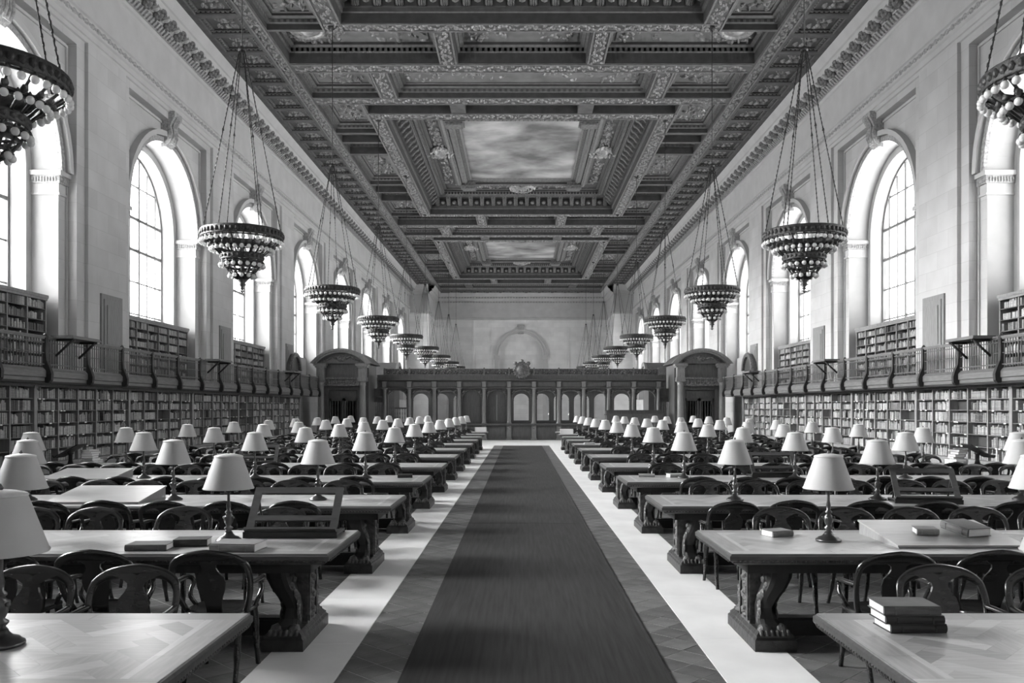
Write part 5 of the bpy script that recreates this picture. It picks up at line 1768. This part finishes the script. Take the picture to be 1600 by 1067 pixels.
def slope_board(x, y, w_, d_, h_, rz, label):
    t = thing('reading_slope', (x, y, TH), label, 'reading slope', None, rz)
    q = MB()
    q.prism([(-d_ / 2, 0), (d_ / 2, 0), (d_ / 2, h_), (-d_ / 2, .012)], lambda a, z: (-w_ / 2, a, z), lambda a, z: (w_ / 2, a, z))
    ob('wedge', (q, 'oak_b'), t)
    ang = math.atan2(h_ - .012, d_)
    q = MB(); q.mbox(Matrix.Translation((0, 0, (h_ + .012) / 2 + .007)) @ Matrix.Rotation(ang, 4, 'X'), w_ + .02, math.hypot(d_, h_) + .02, .014)
    ob('board', (q, 'oak_a'), t)
    return t, ang
_, ang = slope_board(3.25, 6.72, .95, .74, .10, 0, 'sloping wooden reading board with two books on it, second right table')
bk = table_book(3.12, 6.66, .828, .17, .11, .045, 0, 3, 'small worn grey book on the sloping board')
bk.rotation_euler = (Matrix.Rotation(ang, 3, 'X') @ Matrix.Rotation(-.05, 3, 'Z')).to_euler()
bk = table_book(3.46, 6.70, .833, .30, .21, .065, 0, 1, 'big dark leather volume on the sloping board')
bk.rotation_euler = (Matrix.Rotation(ang, 3, 'X') @ Matrix.Rotation(-math.pi / 2 + .22, 3, 'Z')).to_euler()
slope_board(-4.75, 9.62, 1.0, .72, .12, 0, 'sloping wooden reading board on the third left table')
slope_board(-6.5, 12.6, 1.0, .72, .11, 0, 'sloping wooden reading board on the fourth left table')

def book_stand(x, y, w_, h_, rz, label, lean=.78):
    t = thing('book_easel', (x, y, TH), label, 'book stand', None, rz)
    q = MB()
    q.box(-w_ / 2, w_ / 2, -.05, .30, .012, .028); q.box(-w_ / 2 - .01, w_ / 2 + .01, -.08, -.05, .0, .05); q.box(-w_ / 2, w_ / 2, .27, .30, 0, .03)
    ob('base_board', (q, 'oak_dark_shaded'), t)
    M_ = Matrix.Translation((0, -.045, .045)) @ Matrix.Rotation(-lean, 4, 'X')
    def bar(cx, cz, sx, sz, nm):
        q = MB(); q.mbox(M_ @ Matrix.Translation((cx, 0, cz)), sx, .022, sz); ob(nm, (q, 'oak_edge'), t)
    bar(-w_ / 2 + .03, h_ / 2, .06, h_, 'frame_stile'); bar(w_ / 2 - .03, h_ / 2, .06, h_, 'frame_stile')
    bar(0, h_ - .03, w_ - .12, .06, 'frame_rail'); bar(0, .13, w_ - .12, .05, 'frame_rail'); bar(0, .02, w_ - .12, .04, 'frame_rail')
    q = MB(); q.mbox(M_ @ Matrix.Translation((0, -.03, .0)), w_, .06, .02); ob('lip', (q, 'oak_edge'), t)
    for sx in (-1, 1):
        q = MB(); q.tube([(sx * (w_ / 2 - .05), .27, .02), tuple(M_ @ Vector((sx * (w_ / 2 - .05), .012, h_ * .7)))], .010, 5); ob('prop', (q, 'oak_dark_shaded'), t)
book_stand(-1.93, 6.92, .74, .44, 0, 'open wooden frame bookstand by the aisle on second left table', .72)
book_stand(4.42, 9.33, .68, .42, -.18, 'open wooden frame bookstand on the third right table', .72)
book_stand(3.78, 12.80, .70, .42, 0, 'open wooden frame bookstand on the fourth right table', .72)
book_stand(-4.85, 15.4, .70, .42, .1, 'open wooden frame bookstand on the fifth left table', .72)
# sloped dictionary rests standing at the wall ends of the fifth tables
def dictionary_rest(x, y, s, label):
    t = thing('dictionary_rest', (x, y, TH), label, 'book rest')
    q = MB(); q.lathe([(.11, 0), (.11, .02), (.05, .04), (.035, .1), (.035, .2), (.07, .235)], 12); ob('pedestal', (q, 'oak_dark_shaded'), t)
    M_ = Matrix.Translation((0, 0, .27)) @ Matrix.Rotation(s * .5, 4, 'Y')
    q = MB(); q.mbox(M_, .48, .36, .02); ob('slanted_top', (q, 'oak_dark_shaded'), t)
    q = MB(); q.mbox(M_ @ Matrix.Translation((s * .235, 0, .02)), .02, .36, .05); ob('lip', (q, 'oak_dark_shaded'), t)
dictionary_rest(8.2, 15.3, 1, 'slanted dark book rest at the wall end of fifth right table')
dictionary_rest(-8.2, 15.3, -1, 'slanted book rest at the wall end of fifth left table')
# white card trays at the far ends of the tables
for s, y, nm in ((-1, T_Y[11], 'left'), (1, T_Y[10], 'right')):
    t = thing('card_tray', (s * 1.75, y, TH), 'open box of white cards on a far table end, %s of the carpet' % nm, 'card tray')
    q = MB(); q.box(-.25, .25, -.18, .18, 0, .015); q.box(-.25, -.235, -.18, .18, 0, .2); q.box(.235, .25, -.18, .18, 0, .2); q.box(-.25, .25, .165, .18, 0, .2); ob('tray', (q, 'shade_cap'), t)
    for i in range(6):
        q = MB(); q.box(-.225, .225, -.15 + i * .05, -.12 + i * .05, .016, .19 + .01 * (i % 2)); ob('card_bundle', (q, 'paper'), t)
